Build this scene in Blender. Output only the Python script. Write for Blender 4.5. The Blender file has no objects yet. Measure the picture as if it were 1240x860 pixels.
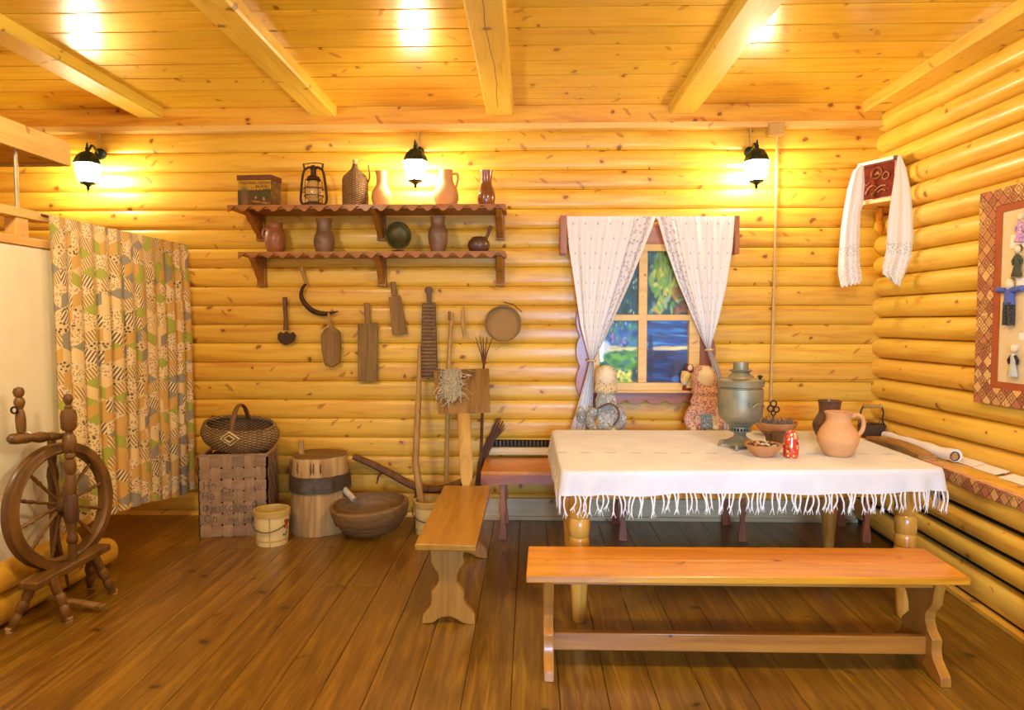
import bpy, bmesh, math, random
from mathutils import Vector, Matrix, Euler
random.seed(7)
SC = bpy.context.scene
COL = SC.collection
R = math.radians
PI = math.pi

# ------------------------------------------------------------------ camera
FPX = 826.0                                   # focal length in pixels of a 1240 px wide frame
PH = math.atan(40 / FPX)                      # looking slightly down
TH = math.atan(22 / FPX * math.cos(PH))       # and slightly to the left
CAM = Vector((0, 0, 1.55))
cd = bpy.data.cameras.new('camera')
cd.sensor_width = 36
cd.lens = 36 * FPX / 1240
cd.clip_start = 0.05
cam = bpy.data.objects.new('camera', cd)
cam.location = CAM
cam.rotation_euler = (PI / 2 - PH, 0, TH)
COL.objects.link(cam)
SC.camera = cam

# ------------------------------------------------------------------ world, light, exposure
SC.view_settings.view_transform = 'Standard'
SC.view_settings.look = 'None'
SC.view_settings.gamma = 1
SC.view_settings.use_curve_mapping = False
SC.view_settings.exposure = 0.44
w = bpy.data.worlds.new('world')
SC.world = w
w.use_nodes = True
bg = w.node_tree.nodes['Background']
bg.inputs[0].default_value = (1.0, 0.93, 0.80, 1)
bg.inputs[1].default_value = 0.52
LAMP_STRENGTH = 120.0
LAMP_COLOR = (1.0, 0.86, 0.60)


def area(name, loc, target, size, size_y, power, color, spread=PI):
    ld = bpy.data.lights.new(name, 'AREA')
    ld.shape = 'RECTANGLE'
    ld.size, ld.size_y, ld.energy, ld.color = size, size_y, power, color
    o = bpy.data.objects.new(name, ld)
    o.location = loc
    o.rotation_euler = (Vector(target) - Vector(loc)).to_track_quat('-Z', 'Y').to_euler()
    ld.spread = spread
    COL.objects.link(o)
    return o


# daylight from the windows of the rear wall, behind the photographer
area('rear_window_daylight', (0.7, -2.0, 1.3), (1.0, 3.8, 0.6), 1.3, 1.1, 30, (0.36, 0.60, 1.0), R(60))
# warm fill lights added overhead, unseen, ahead of the camera
for lx, lw in ((-1.9, 80), (1.3, 76)):
    ld = bpy.data.lights.new('warm_fill_light', 'POINT')
    ld.energy, ld.color, ld.shadow_soft_size = lw, (1.0, 0.86, 0.62), 0.16
    lo = bpy.data.objects.new('warm_fill_light', ld)
    lo.location = (lx, 2.0, 2.9)
    COL.objects.link(lo)

# ------------------------------------------------------------------ helpers: photograph rays
_f = Vector((-math.sin(TH) * math.cos(PH), math.cos(TH) * math.cos(PH), -math.sin(PH)))
_r = Vector((math.cos(TH), math.sin(TH), 0))
_u = Vector((-math.sin(TH) * math.sin(PH), math.cos(TH) * math.sin(PH), math.cos(PH)))


def ray(x, y): return _r * (x - 620) + _u * (430 - y) + _f * FPX
def P(x, y, d): v = ray(x, y); return CAM + v * (d / v.y)
def PX(x, y, X): v = ray(x, y); return CAM + v * (X / v.x)
def PZ(x, y, Z): v = ray(x, y); return CAM + v * ((Z - CAM.z) / v.z)
def V(*a): return Vector(a)


# ------------------------------------------------------------------ helpers: meshes
class MB:
    def __init__(s):
        s.v, s.f, s.m, s.uv = [], [], [], {}

    def face(s, idx, mi=0):
        s.f.append(tuple(idx)); s.m.append(mi)

    def add(s, verts, faces, mi=0):
        b = len(s.v)
        s.v += [Vector(p) for p in verts]
        for f in faces:
            s.face([i + b for i in f], mi)
        return b

    def box(s, c, size, rot=None, mi=0):
        c = Vector(c); h = Vector(size) / 2
        M = rot if rot is not None else Matrix.Identity(3)
        vs = [c + M @ Vector((sx * h.x, sy * h.y, sz * h.z)) for sx in (-1, 1) for sy in (-1, 1) for sz in (-1, 1)]
        s.add(vs, [(0, 1, 3, 2), (4, 6, 7, 5), (0, 4, 5, 1), (2, 3, 7, 6), (0, 2, 6, 4), (1, 5, 7, 3)], mi)
        return s

    def box2(s, a, b, mi=0):
        a, b = Vector(a), Vector(b)
        return s.box((a + b) / 2, [abs(q) for q in (b - a)], None, mi)

    def prism(s, pts, off, mi=0):
        n = len(pts); off = Vector(off)
        vs = [Vector(p) for p in pts]
        vs += [p + off for p in vs]
        s.add(vs, [tuple(range(n)), tuple(range(2 * n - 1, n - 1, -1))] + [(i, i + n, (i + 1) % n + n, (i + 1) % n) for i in range(n)], mi)
        return s

    def tube(s, pts, rad, n=8, caps=True, closed=False, flat=1.0, mi=0):
        pts = [Vector(p) for p in pts]
        m = len(pts)
        if not hasattr(rad, '__len__'): rad = [rad] * m
        up = None; base = len(s.v)
        for i, p in enumerate(pts):
            if closed: t = pts[(i + 1) % m] - pts[i - 1]
            else: t = pts[min(i + 1, m - 1)] - pts[max(i - 1, 0)]
            t.normalize()
            if up is None:
                up = Vector((0, 0, 1)) if abs(t.z) < 0.9 else Vector((0, 1, 0))
            a = up - t * up.dot(t)
            if a.length < 1e-6: a = t.orthogonal()
            a.normalize(); up = a
            b = t.cross(a)
            for k in range(n):
                q = 2 * PI * k / n
                s.v.append(p + (a * math.cos(q) * flat + b * math.sin(q)) * rad[i])
        for i in range(m if closed else m - 1):
            j = (i + 1) % m
            for k in range(n):
                l = (k + 1) % n
                s.face((base + i * n + k, base + i * n + l, base + j * n + l, base + j * n + k), mi)
        if caps and not closed:
            s.face([base + k for k in range(n)][::-1], mi)
            s.face([base + (m - 1) * n + k for k in range(n)], mi)
        return s

    def lathe(s, prof, o=(0, 0, 0), n=24, sx=1, sy=1, M=None, caps=True, mi=0, wob=None):
        o = Vector(o); base = len(s.v)
        for r, z in prof:
            for k in range(n):
                q = 2 * PI * k / n
                rr = r * (wob(q, z) if wob else 1)
                p = Vector((rr * math.cos(q) * sx, rr * math.sin(q) * sy, z))
                if M is not None: p = M @ p
                s.v.append(o + p)
        for i in range(len(prof) - 1):
            for k in range(n):
                l = (k + 1) % n
                s.face((base + i * n + k, base + i * n + l, base + (i + 1) * n + l, base + (i + 1) * n + k), mi)
        if caps:
            if prof[0][0] > 1e-5: s.face([base + k for k in range(n)][::-1], mi)
            if prof[-1][0] > 1e-5: s.face([base + (len(prof) - 1) * n + k for k in range(n)], mi)
        return s

    def grid(s, fn, nu, nv, mi=0, uv=True):
        b = len(s.v)
        for j in range(nv + 1):
            for i in range(nu + 1):
                if uv: s.uv[len(s.v)] = (i / nu, j / nv)
                s.v.append(Vector(fn(i / nu, j / nv)))
        for j in range(nv):
            for i in range(nu):
                a = b + j * (nu + 1) + i
                s.face((a, a + 1, a + nu + 2, a + nu + 1), mi)
        return s

    def ball(s, c, r, n=12, sq=(1, 1, 1), M=None, mi=0):
        m = max(4, n // 2)
        prof = [(math.sin(PI * i / m), -math.cos(PI * i / m)) for i in range(m + 1)]
        prof[0] = (1e-3, -1); prof[-1] = (1e-3, 1)
        b = len(s.v)
        s.lathe(prof, (0, 0, 0), n, mi=mi)
        for i in range(b, len(s.v)):
            p = Vector((s.v[i].x * r * sq[0], s.v[i].y * r * sq[1], s.v[i].z * r * sq[2]))
            s.v[i] = Vector(c) + (M @ p if M is not None else p)
        return s

    def xf(s, M, start=0):
        for i in range(start, len(s.v)): s.v[i] = M @ s.v[i]
        return s

    def mesh(s, name, org=(0, 0, 0), mats=(), ang=38, colors=None):
        o = Vector(org)
        me = bpy.data.meshes.new(name)
        me.from_pydata([p - o for p in s.v], [], s.f)
        for m in mats: me.materials.append(m)
        if len(mats) > 1:
            me.polygons.foreach_set('material_index', s.m)
        if s.uv:
            ul = me.uv_layers.new(name='UVMap')
            for lp in me.loops:
                ul.data[lp.index].uv = s.uv.get(lp.vertex_index, (0, 0))
        if colors is not None:
            ca = me.color_attributes.new('print', 'FLOAT_COLOR', 'POINT')
            for i, c in enumerate(colors): ca.data[i].color = (c[0], c[1], c[2], 1)
        bm = bmesh.new(); bm.from_mesh(me)
        bmesh.ops.recalc_face_normals(bm, faces=bm.faces)
        bm.to_mesh(me); bm.free()
        me.shade_smooth()
        me.set_sharp_from_angle(angle=R(ang))
        return me

    def low(s):
        xs = [p.x for p in s.v]; ys = [p.y for p in s.v]; zs = [p.z for p in s.v]
        return Vector(((min(xs) + max(xs)) / 2, (min(ys) + max(ys)) / 2, min(zs)))

    def build(s, name, mat, parent=None, bevel=0, ang=38, colors=None, kind=None):
        mats = mat if isinstance(mat, (list, tuple)) else [mat]
        org = wpos(parent) if parent is not None else s.low()
        me = s.mesh(name, org, mats, ang, colors)
        o = bpy.data.objects.new(name, me)
        COL.objects.link(o)
        if parent is not None: o.parent = parent
        else: o.location = org
        if bevel:
            b = o.modifiers.new('bevel', 'BEVEL')
            b.width = bevel; b.segments = 2; b.limit_method = 'ANGLE'; b.angle_limit = R(40)
        if kind: o['kind'] = kind
        return o


def wpos(o):
    p = Vector((0, 0, 0))
    while o is not None:
        p += o.location; o = o.parent
    return p


def tag(o, label, cat, group=None):
    o['label'] = label; o['category'] = cat
    if group: o['group'] = group
    return o


def thing(name, label, cat, loc, group=None):
    o = bpy.data.objects.new(name, None)
    o.empty_display_size = 0.05
    o.location = loc
    COL.objects.link(o)
    return tag(o, label, cat, group)


def struct(name, loc=(0, 0, 0)):
    o = bpy.data.objects.new(name, None)
    o.location = loc
    o['kind'] = 'structure'
    COL.objects.link(o)
    return o


def lerp(a, b, t): return a + (b - a) * t


def interp(tab, x):
    if x <= tab[0][0]: return tab[0][1]
    for (a, p), (b, q) in zip(tab, tab[1:]):
        if x <= b: return p + (q - p) * (x - a) / (b - a)
    return tab[-1][1]


def frame(xa, ya, za=None):
    x = Vector(xa).normalized(); y = Vector(ya); y = (y - x * y.dot(x)).normalized()
    z = x.cross(y)
    return Matrix((x, y, z)).transposed()


def align(zdir, ref=(0, -1, 0)):
    z = Vector(zdir).normalized(); x = Vector(ref).cross(z)
    if x.length < 1e-4: x = Vector((1, 0, 0))
    x.normalize(); y = z.cross(x)
    return Matrix((x, y, z)).transposed()


def smooth_curve(pts, n=6):
    pts = [Vector(p) for p in pts]; out = []
    for i in range(len(pts) - 1):
        p0, p1, p2, p3 = pts[max(i - 1, 0)], pts[i], pts[i + 1], pts[min(i + 2, len(pts) - 1)]
        for k in range(n):
            t = k / n
            out.append(0.5 * ((2 * p1) + (p2 - p0) * t + (2 * p0 - 5 * p1 + 4 * p2 - p3) * t * t + (3 * p1 - p0 - 3 * p2 + p3) * t ** 3))
    out.append(pts[-1])
    return out


# ------------------------------------------------------------------ helpers: materials
class NT:
    def __init__(s, name):
        s.mat = bpy.data.materials.new(name); s.mat.use_nodes = True
        s.t = s.mat.node_tree; s.n = s.t.nodes; s.b = s.n['Principled BSDF']; s.out = s.n['Material Output']

    def node(s, typ, **kw):
        n = s.n.new(typ)
        for k, v in kw.items(): setattr(n, k, v)
        return n

    def link(s, a, b): s.t.links.new(a, b)

    def put(s, sock, v):
        if hasattr(v, 'is_output'): s.link(v, sock)
        elif isinstance(v, (tuple, list)) and len(v) == 3 and sock.type == 'RGBA': sock.default_value = (*v, 1)
        else: sock.default_value = v

    def math(s, op, a, b=0.0, c=None):
        n = s.node('ShaderNodeMath', operation=op)
        s.put(n.inputs[0], a); s.put(n.inputs[1], b)
        if c is not None: s.put(n.inputs[2], c)
        return n.outputs[0]

    def mix(s, fac, a, b, mode='MIX'):
        n = s.node('ShaderNodeMix', data_type='RGBA', blend_type=mode)
        s.put(n.inputs[0], fac); s.put(n.inputs[6], a); s.put(n.inputs[7], b)
        return n.outputs[2]

    def ramp(s, fac, stops, mode='LINEAR'):
        n = s.node('ShaderNodeValToRGB')
        cr = n.color_ramp; cr.interpolation = mode
        while len(cr.elements) < len(stops): cr.elements.new(0.5)
        for e, (p, c) in zip(cr.elements, stops):
            e.position = p; e.color = (*c, 1) if len(c) == 3 else c
        s.put(n.inputs[0], fac)
        return n.outputs[0]

    def step(s, v, lo, hi):
        n = s.node('ShaderNodeMapRange', interpolation_type='SMOOTHSTEP')
        s.put(n.inputs[0], v); s.put(n.inputs[1], lo); s.put(n.inputs[2], hi)
        return n.outputs[0]

    def coord(s, which='Object'):
        return s.node('ShaderNodeTexCoord').outputs[which]

    def sep(s, v):
        n = s.node('ShaderNodeSeparateXYZ'); s.link(v, n.inputs[0]); return n.outputs

    def comb(s, x=0.0, y=0.0, z=0.0):
        n = s.node('ShaderNodeCombineXYZ')
        s.put(n.inputs[0], x); s.put(n.inputs[1], y); s.put(n.inputs[2], z)
        return n.outputs[0]

    def vadd(s, a, b):
        n = s.node('ShaderNodeVectorMath', operation='ADD'); s.put(n.inputs[0], a); s.put(n.inputs[1], b); return n.outputs[0]

    def vmul(s, a, b):
        n = s.node('ShaderNodeVectorMath', operation='MULTIPLY'); s.put(n.inputs[0], a); s.put(n.inputs[1], b); return n.outputs[0]

    def noise(s, v, scale, detail=4, rough=0.55, dist=0.0):
        n = s.node('ShaderNodeTexNoise')
        s.link(v, n.inputs['Vector']); n.inputs['Scale'].default_value = scale
        n.inputs['Detail'].default_value = detail; n.inputs['Roughness'].default_value = rough
        n.inputs['Distortion'].default_value = dist
        return n.outputs['Fac']

    def voro(s, v, scale, dim='3D', feature='F1', rnd=1.0):
        n = s.node('ShaderNodeTexVoronoi', voronoi_dimensions=dim, feature=feature)
        s.link(v, n.inputs['Vector']); n.inputs['Scale'].default_value = scale
        n.inputs['Randomness'].default_value = rnd
        return n

    def bump(s, h, strength=0.3, dist=0.01):
        n = s.node('ShaderNodeBump')
        n.inputs['Strength'].default_value = strength; n.inputs['Distance'].default_value = dist
        s.link(h, n.inputs['Height']); s.link(n.outputs[0], s.b.inputs['Normal'])

    def done(s, col=None, rough=0.5, metal=0.0, coat=0.0, spec=0.5, sheen=0.0):
        if col is not None: s.put(s.b.inputs['Base Color'], col)
        s.put(s.b.inputs['Roughness'], rough); s.put(s.b.inputs['Metallic'], metal)
        s.b.inputs['Coat Weight'].default_value = coat
        s.b.inputs['Coat Roughness'].default_value = 0.15
        s.b.inputs['Specular IOR Level'].default_value = spec
        s.b.inputs['Sheen Weight'].default_value = sheen
        return s.mat


def wood(name, light, mid, dark, axis='X', knots=0.0, rough=0.4, coat=0.0, var=0.14, g=1.0, bump=0.15, spec=0.5, streak=0.0):
    """grain runs along the given local axis; every object gets its own board out of the same wood"""
    t = NT(name)
    rnd = t.node('ShaderNodeObjectInfo').outputs['Random']
    co = t.coord()
    sh = t.comb(t.math('MULTIPLY', rnd, 31.7), t.math('MULTIPLY', rnd, 17.3), t.math('MULTIPLY', rnd, 53.1))
    c = t.vadd(co, sh)
    k = {'X': (1, 12, 12), 'Y': (12, 1, 12), 'Z': (12, 2.5, 1)}[axis]
    gv = t.vmul(c, k)
    n1 = t.noise(gv, 1.6 * g, 5, 0.6, 0.8)
    n2 = t.noise(t.vmul(gv, (1, 1, 1) if axis != 'X' else (0.5, 4, 4)), 5 * g, 3, 0.6, 0.2)
    n3 = t.noise(c, 1.3, 2)
    col = t.ramp(n1, [(0.25, dark), (0.48, mid), (0.72, light)])
    col = t.mix(t.math('MULTIPLY', t.step(n2, 0.52, 0.75), 0.4), col, dark)
    col = t.mix(t.math('MULTIPLY', t.step(n3, 0.45, 0.75), 0.35), col, mid)
    if streak:
        n4 = t.noise(t.vmul(gv, (0.6, 3.2, 3.2)), 3.1, 4, 0.65, 1.2)
        col = t.mix(t.math('MULTIPLY', t.step(n4, 0.56, 0.74), streak), col, tuple(q * 1.5 for q in light))
    if knots > 0:
        s = t.sep(c)
        ax = {'X': (s[0], s[2], s[1]), 'Y': (s[1], s[0], s[2]), 'Z': (s[2], s[0], s[1])}[axis]
        wob = t.math('SUBTRACT', t.noise(c, 16, 3), 0.5)
        across = t.math('ADD', ax[1], t.math('MULTIPLY', ax[2], 0.6))
        kd = (dark[0] * 0.36, dark[1] * 0.26, dark[2] * 0.4)
        # round knots
        kv = t.comb(t.math('ADD', t.math('MULTIPLY', ax[0], 0.8), t.math('MULTIPLY', wob, 0.05)), t.math('ADD', across, t.math('MULTIPLY', wob, 0.05)), 0.0)
        vo = t.voro(kv, 6.2, '2D')
        cs = t.sep(vo.outputs['Color'])
        size = t.math('ADD', 0.015, t.math('MULTIPLY', t.step(cs[0], 1 - knots, 1.0), 0.085))
        d = vo.outputs['Distance']
        core = t.math('SUBTRACT', 1.0, t.step(t.math('SUBTRACT', d, size), -0.03, 0.015))
        halo = t.math('SUBTRACT', 1.0, t.step(t.math('SUBTRACT', d, t.math('MULTIPLY', size, 2.2)), -0.10, 0.04))
        has = t.step(cs[0], 1 - knots - 0.01, 1 - knots + 0.02)
        col = t.mix(t.math('MULTIPLY', t.math('MULTIPLY', halo, has), 0.35), col, dark)
        col = t.mix(t.math('MULTIPLY', t.math('MULTIPLY', core, has), 0.85), col, kd)
        # slanting resin streaks
        sg = t.math('SUBTRACT', t.math('MULTIPLY', t.math('GREATER_THAN', t.math('FRACT', t.math('MULTIPLY', rnd, 13.7)), 0.5), 2.0), 1.0)
        across = t.math('MULTIPLY', across, sg)
        sx_ = t.math('ADD', t.math('MULTIPLY', ax[0], 0.75), t.math('MULTIPLY', across, 0.65))
        sy_ = t.math('SUBTRACT', t.math('MULTIPLY', across, 2.6), t.math('MULTIPLY', ax[0], 1.9))
        sv_ = t.comb(t.math('ADD', sx_, t.math('MULTIPLY', wob, 0.06)), t.math('ADD', sy_, t.math('MULTIPLY', wob, 0.16)), 7.0)
        v2 = t.voro(sv_, 4.3, '2D')
        c2 = t.sep(v2.outputs['Color'])
        st_ = t.math('MULTIPLY', t.math('SUBTRACT', 1.0, t.step(t.math('SUBTRACT', v2.outputs['Distance'], t.math('MULTIPLY', c2[0], 0.08)), 0.06, 0.14)), t.step(c2[1], 1 - knots * 0.30, 1 - knots * 0.30 + 0.03))
        col = t.mix(t.math('MULTIPLY', st_, 0.62), col, (dark[0] * 0.62, dark[1] * 0.48, dark[2] * 0.5))
    hsv = t.node('ShaderNodeHueSaturation')
    t.put(hsv.inputs['Value'], t.math('ADD', 1 - var / 2, t.math('MULTIPLY', rnd, var)))
    t.put(hsv.inputs['Hue'], t.math('ADD', 0.494, t.math('MULTIPLY', t.math('FRACT', t.math('MULTIPLY', rnd, 7.31)), 0.012)))
    t.link(col, hsv.inputs['Color'])
    if bump: t.bump(n2, bump, 0.004)
    return t.done(hsv.outputs[0], rough, 0, coat, spec)


def plain(name, col, rough=0.6, metal=0.0, var=0.25, scale=12, bump=0.0, coat=0.0, col2=None, spec=0.5, sheen=0.0, detail=5):
    t = NT(name)
    c = t.coord()
    n = t.noise(c, scale, detail, 0.6)
    c2 = col2 if col2 is not None else tuple(q * (1 - var) for q in col)
    out = t.mix(t.step(n, 0.3, 0.7), c2, col)
    if bump: t.bump(n, bump, 0.01)
    return t.done(out, rough, metal, coat, spec, sheen)


def dotted(name, base, dots, scale=60, thr=0.35, rough=0.9, base2=None):
    """cloth printed with small sprigs"""
    t = NT(name)
    c = t.coord()
    vo = t.voro(c, scale)
    cs = t.sep(vo.outputs['Color'])
    m = t.math('SUBTRACT', 1.0, t.step(vo.outputs['Distance'], thr - 0.08, thr + 0.05))
    pal = t.ramp(cs[1], [(i / len(dots), d) for i, d in enumerate(dots)], 'CONSTANT')
    b = base if base2 is None else t.mix(t.step(t.noise(c, scale * 0.15, 2), 0.45, 0.55), base, base2)
    t.bump(t.noise(c, 300, 2), 0.1, 0.002)
    return t.done(t.mix(m, b, pal), rough, sheen=0.2)


M = {}
# pine of walls and ceiling
M['log'] = wood('pine_log', (0.82, 0.52, 0.062), (0.78, 0.43, 0.040), (0.58, 0.225, 0.017), 'X', 0.5, 0.42, 0.12, 0.18)
M['log_right'] = wood('pine_log_pale', (0.85, 0.58, 0.10), (0.81, 0.49, 0.060), (0.64, 0.30, 0.025), 'X', 0.38, 0.42, 0.12, 0.10)
M['ceil'] = wood('pine_ceiling_board', (0.81, 0.555, 0.050), (0.77, 0.49, 0.036), (0.64, 0.335, 0.020), 'X', 0.36, 0.24, 0.35, 0.14, bump=0.05)
M['beam'] = wood('pine_beam', (0.84, 0.62, 0.10), (0.80, 0.55, 0.07), (0.62, 0.36, 0.035), 'X', 0.4, 0.45, 0.1, 0.05)
M['trimpale'] = wood('pine_trim_pale', (0.85, 0.58, 0.19), (0.80, 0.50, 0.14), (0.64, 0.33, 0.065), 'X', 0.35, 0.45, 0.05, 0.05)
M['trimpale_y'] = wood('pine_trim_pale_long', (0.85, 0.58, 0.19), (0.80, 0.50, 0.14), (0.64, 0.33, 0.065), 'Y', 0.3, 0.45, 0.05, 0.05)
M['ledge_y'] = wood('pine_ledge', (0.84, 0.55, 0.08), (0.78, 0.46, 0.05), (0.60, 0.28, 0.022), 'Y', 0.3, 0.42, 0.1, 0.05)
M['board_white'] = wood('pine_baseboard', (0.80, 0.66, 0.40), (0.72, 0.56, 0.30), (0.52, 0.34, 0.14), 'X', 0.4, 0.5, 0.0, 0.05)
M['floor'] = wood('floor_plank_stain', (0.34, 0.175, 0.014), (0.18, 0.083, 0.007), (0.10, 0.042, 0.0035), 'X', 0.15, 0.30, 0.25, 0.30, g=1.3, bump=0.1, streak=0.5)
# furniture woods
M['bench'] = wood('bench_honey', (0.72, 0.325, 0.016), (0.62, 0.24, 0.010), (0.42, 0.13, 0.006), 'X', 0.15, 0.32, 0.3, 0.04)
M['bench_dark'] = wood('bench_brown', (0.46, 0.19, 0.022), (0.37, 0.135, 0.014), (0.24, 0.08, 0.008), 'X', 0.1, 0.34, 0.25, 0.04)
M['bench_y'] = wood('bench_honey_long', (0.46, 0.215, 0.018), (0.38, 0.16, 0.011), (0.26, 0.095, 0.007), 'Y', 0.1, 0.34, 0.25, 0.04)
M['bench_leg'] = wood('bench_leg_wood', (0.50, 0.23, 0.032), (0.41, 0.17, 0.020), (0.27, 0.10, 0.011), 'Z', 0.0, 0.36, 0.25, 0.04)
M['redwood'] = wood('reddish_stain', (0.45, 0.15, 0.06), (0.37, 0.11, 0.042), (0.24, 0.065, 0.024), 'X', 0.0, 0.38, 0.2, 0.05)
M['redwood_z'] = wood('reddish_stain_upright', (0.45, 0.16, 0.065), (0.37, 0.115, 0.045), (0.24, 0.065, 0.024), 'Z', 0.0, 0.38, 0.2, 0.05)
M['shelf'] = wood('shelf_stain', (0.44, 0.18, 0.020), (0.34, 0.125, 0.012), (0.20, 0.062, 0.007), 'X', 0.0, 0.5, 0.05, 0.04)
M['turned'] = wood('turned_pine', (0.72, 0.36, 0.065), (0.62, 0.28, 0.042), (0.42, 0.16, 0.02), 'Z', 0.1, 0.3, 0.35, 0.05)
M['oldwood'] = wood('old_tool_wood', (0.36, 0.20, 0.048), (0.26, 0.135, 0.030), (0.125, 0.058, 0.013), 'Z', 0.1, 0.75, 0.0, 0.2, bump=0.4)
M['oldwood_pale'] = wood('old_pale_wood', (0.56, 0.33, 0.09), (0.44, 0.24, 0.060), (0.26, 0.13, 0.030), 'Z', 0.1, 0.7, 0.0, 0.15, bump=0.3)
M['darkwood'] = wood('dark_old_wood', (0.22, 0.10, 0.036), (0.15, 0.065, 0.022), (0.07, 0.028, 0.010), 'Z', 0.0, 0.6, 0.0, 0.15, bump=0.4)
M['wheelwood'] = wood('spinning_wheel_wood', (0.25, 0.12, 0.026), (0.155, 0.068, 0.014), (0.06, 0.023, 0.006), 'Z', 0.0, 0.42, 0.15, 0.12)
M['stump'] = wood('stump_wood', (0.66, 0.47, 0.19), (0.46, 0.29, 0.10), (0.20, 0.10, 0.034), 'Z', 0.15, 0.85, 0.0, 0.05, g=0.8, bump=0.8)
M['bowlwood'] = wood('hollowed_bowl_wood', (0.29, 0.155, 0.040), (0.20, 0.10, 0.024), (0.09, 0.04, 0.010), 'X', 0.0, 0.6, 0.0, 0.05, bump=0.6)
# other matter
M['plaster'] = plain('cream_plaster', (0.92, 0.87, 0.70), 0.85, 0, 0.07, 3, 0.05)
M['iron'] = plain('black_iron', (0.045, 0.03, 0.022), 0.55, 0.6, 0.4, 30)
M['rust'] = plain('rusty_steel', (0.11, 0.055, 0.028), 0.6, 0.7, 0.5, 25, 0.2)
M['bandsteel'] = plain('grey_band_iron', (0.16, 0.12, 0.075), 0.6, 0.6, 0.4, 18, 0.1)
M['lampgreen'] = plain('green_black_lamp_metal', (0.035, 0.06, 0.045), 0.35, 0.7, 0.4, 30)
M['cable'] = plain('tan_conduit_plastic', (0.62, 0.40, 0.12), 0.5, 0, 0.1)
M['clay'] = plain('terracotta_clay', (0.58, 0.25, 0.085), 0.75, 0, 0.22, 9, 0.05)
M['clay_pale'] = plain('pale_tan_clay', (0.68, 0.34, 0.125), 0.7, 0, 0.15, 8, 0.05)
M['clay_red'] = plain('red_brown_clay', (0.36, 0.115, 0.035), 0.5, 0, 0.35, 9, 0.05, coat=0.2)
M['clay_glaze'] = plain('glazed_brown_clay', (0.27, 0.075, 0.018), 0.28, 0, 0.35, 9, 0.0, coat=0.6)
M['clay_dark'] = plain('dark_brown_clay', (0.13, 0.055, 0.027), 0.4, 0, 0.35, 10, 0.05, coat=0.3)
M['clay_grey'] = plain('sooty_brown_clay', (0.28, 0.14, 0.07), 0.5, 0, 0.45, 8, 0.05, coat=0.2)
M['brass_old'] = plain('tarnished_samovar_brass', (0.34, 0.28, 0.15), 0.5, 0.55, 0.0, 9, 0.05, col2=(0.20, 0.205, 0.14))
M['white'] = plain('white_card', (0.86, 0.84, 0.80), 0.7, 0, 0.05)
M['linen'] = plain('white_linen', (0.86, 0.83, 0.78), 0.9, 0, 0.06, 200, 0.1, sheen=0.2)
M['fringe'] = plain('fringe_cotton', (0.84, 0.79, 0.72), 0.9, 0, 0.08, 80)
M['cream_enamel'] = plain('cream_enamel', (0.86, 0.67, 0.28), 0.35, 0, 0.06, 5, coat=0.3)
M['cream_enamel_dark'] = plain('yellowed_enamel', (0.62, 0.42, 0.11), 0.4, 0, 0.12, 5)
M['redpaint'] = plain('red_paint', (0.62, 0.05, 0.02), 0.4, 0, 0.1)
M['greenpaint'] = plain('green_paint', (0.11, 0.18, 0.03), 0.5, 0, 0.1)
M['yellowpaint'] = plain('yellow_paint', (0.75, 0.46, 0.07), 0.5, 0, 0.1)
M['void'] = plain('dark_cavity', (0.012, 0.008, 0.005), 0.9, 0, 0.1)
M['wool'] = plain('raw_wool', (0.62, 0.52, 0.30), 0.95, 0, 0.35, 60)
M['twig'] = plain('dark_twig', (0.12, 0.05, 0.018), 0.8, 0, 0.3, 40)
M['straw'] = plain('straw', (0.80, 0.62, 0.28), 0.7, 0, 0.1)

# ================================================================== THE SETTING
WALLY = 5.35                      # back of the seams of the rear log wall; crests stand 35 mm proud
CEIL = 3.205
XL = -4.75
WR0, WRK = 2.70, 0.045            # right wall: x = WR0 + WRK * (5.32 - y)


def wall_x(y): return WR0 + WRK * (5.32 - y)


def log_mesh(name, L, h, bulge, mat, back=0.06, n=11, gap=0.003, pw_=2.4):
    """half-round log: length along x, face towards -y, centred in z"""
    m = MB()
    pr = [(back, -h / 2 + gap / 2)]
    for i in range(n + 1):
        a = -1 + 2 * i / n
        pr.append((-bulge * (1 - abs(a) ** pw_) ** 0.7, a * (h - gap) / 2))
    pr.append((back, h / 2 - gap / 2))
    pts = [V(-L / 2, y, z) for y, z in pr]
    m.prism(pts, (L, 0, 0))
    me = m.mesh(name, (0, 0, 0), [mat], 50)
    return me


def piece(name, me, parent, loc, rz=0.0):
    o = bpy.data.objects.new(name, me)
    o.parent = parent
    o.location = loc
    o.rotation_euler = (0, 0, rz)
    COL.objects.link(o)
    return o


def plank_mesh(name, L, wd, th, mat, bev=0.004):
    """plank along x with eased long edges, top at z = 0"""
    m = MB()
    h = wd / 2
    pr = [(-h, -th), (h, -th), (h, -bev), (h - bev, 0), (-h + bev, 0), (-h, -bev)]
    m.prism([V(-L / 2, y, z) for y, z in pr], (L, 0, 0))
    return m.mesh(name, (0, 0, 0), [mat], 30)


# ---- floor
floor = MB().box2((XL, -2.2, -0.12), (3.3, 5.5, -0.03)).build('floor', M['void'])
floor['kind'] = 'structure'
x0 = PZ(618, 860, 0).x
PW = 0.2005
off = wpos(floor)
k0 = int((XL + 0.2 - x0) / PW)
cache = {}
for k in range(k0, 60):
    xc = x0 + (k + 0.5) * PW
    if xc > 2.9: break
    cut = random.choice([None, 1.2, 2.6, 3.9, 4.55, None, 4.9])
    spans = [(-2.2, 5.42)] if cut is None else [(-2.2, cut - 0.002), (cut + 0.002, 5.42)]
    for a, b in spans:
        key = round(b - a, 3)
        if key not in cache: cache[key] = plank_mesh('plank', b - a, PW - 0.0022, 0.03, M['floor'], 0.0022)
        piece('plank', cache[key], floor, V(xc, (a + b) / 2, 0) - off, PI / 2)

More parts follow.
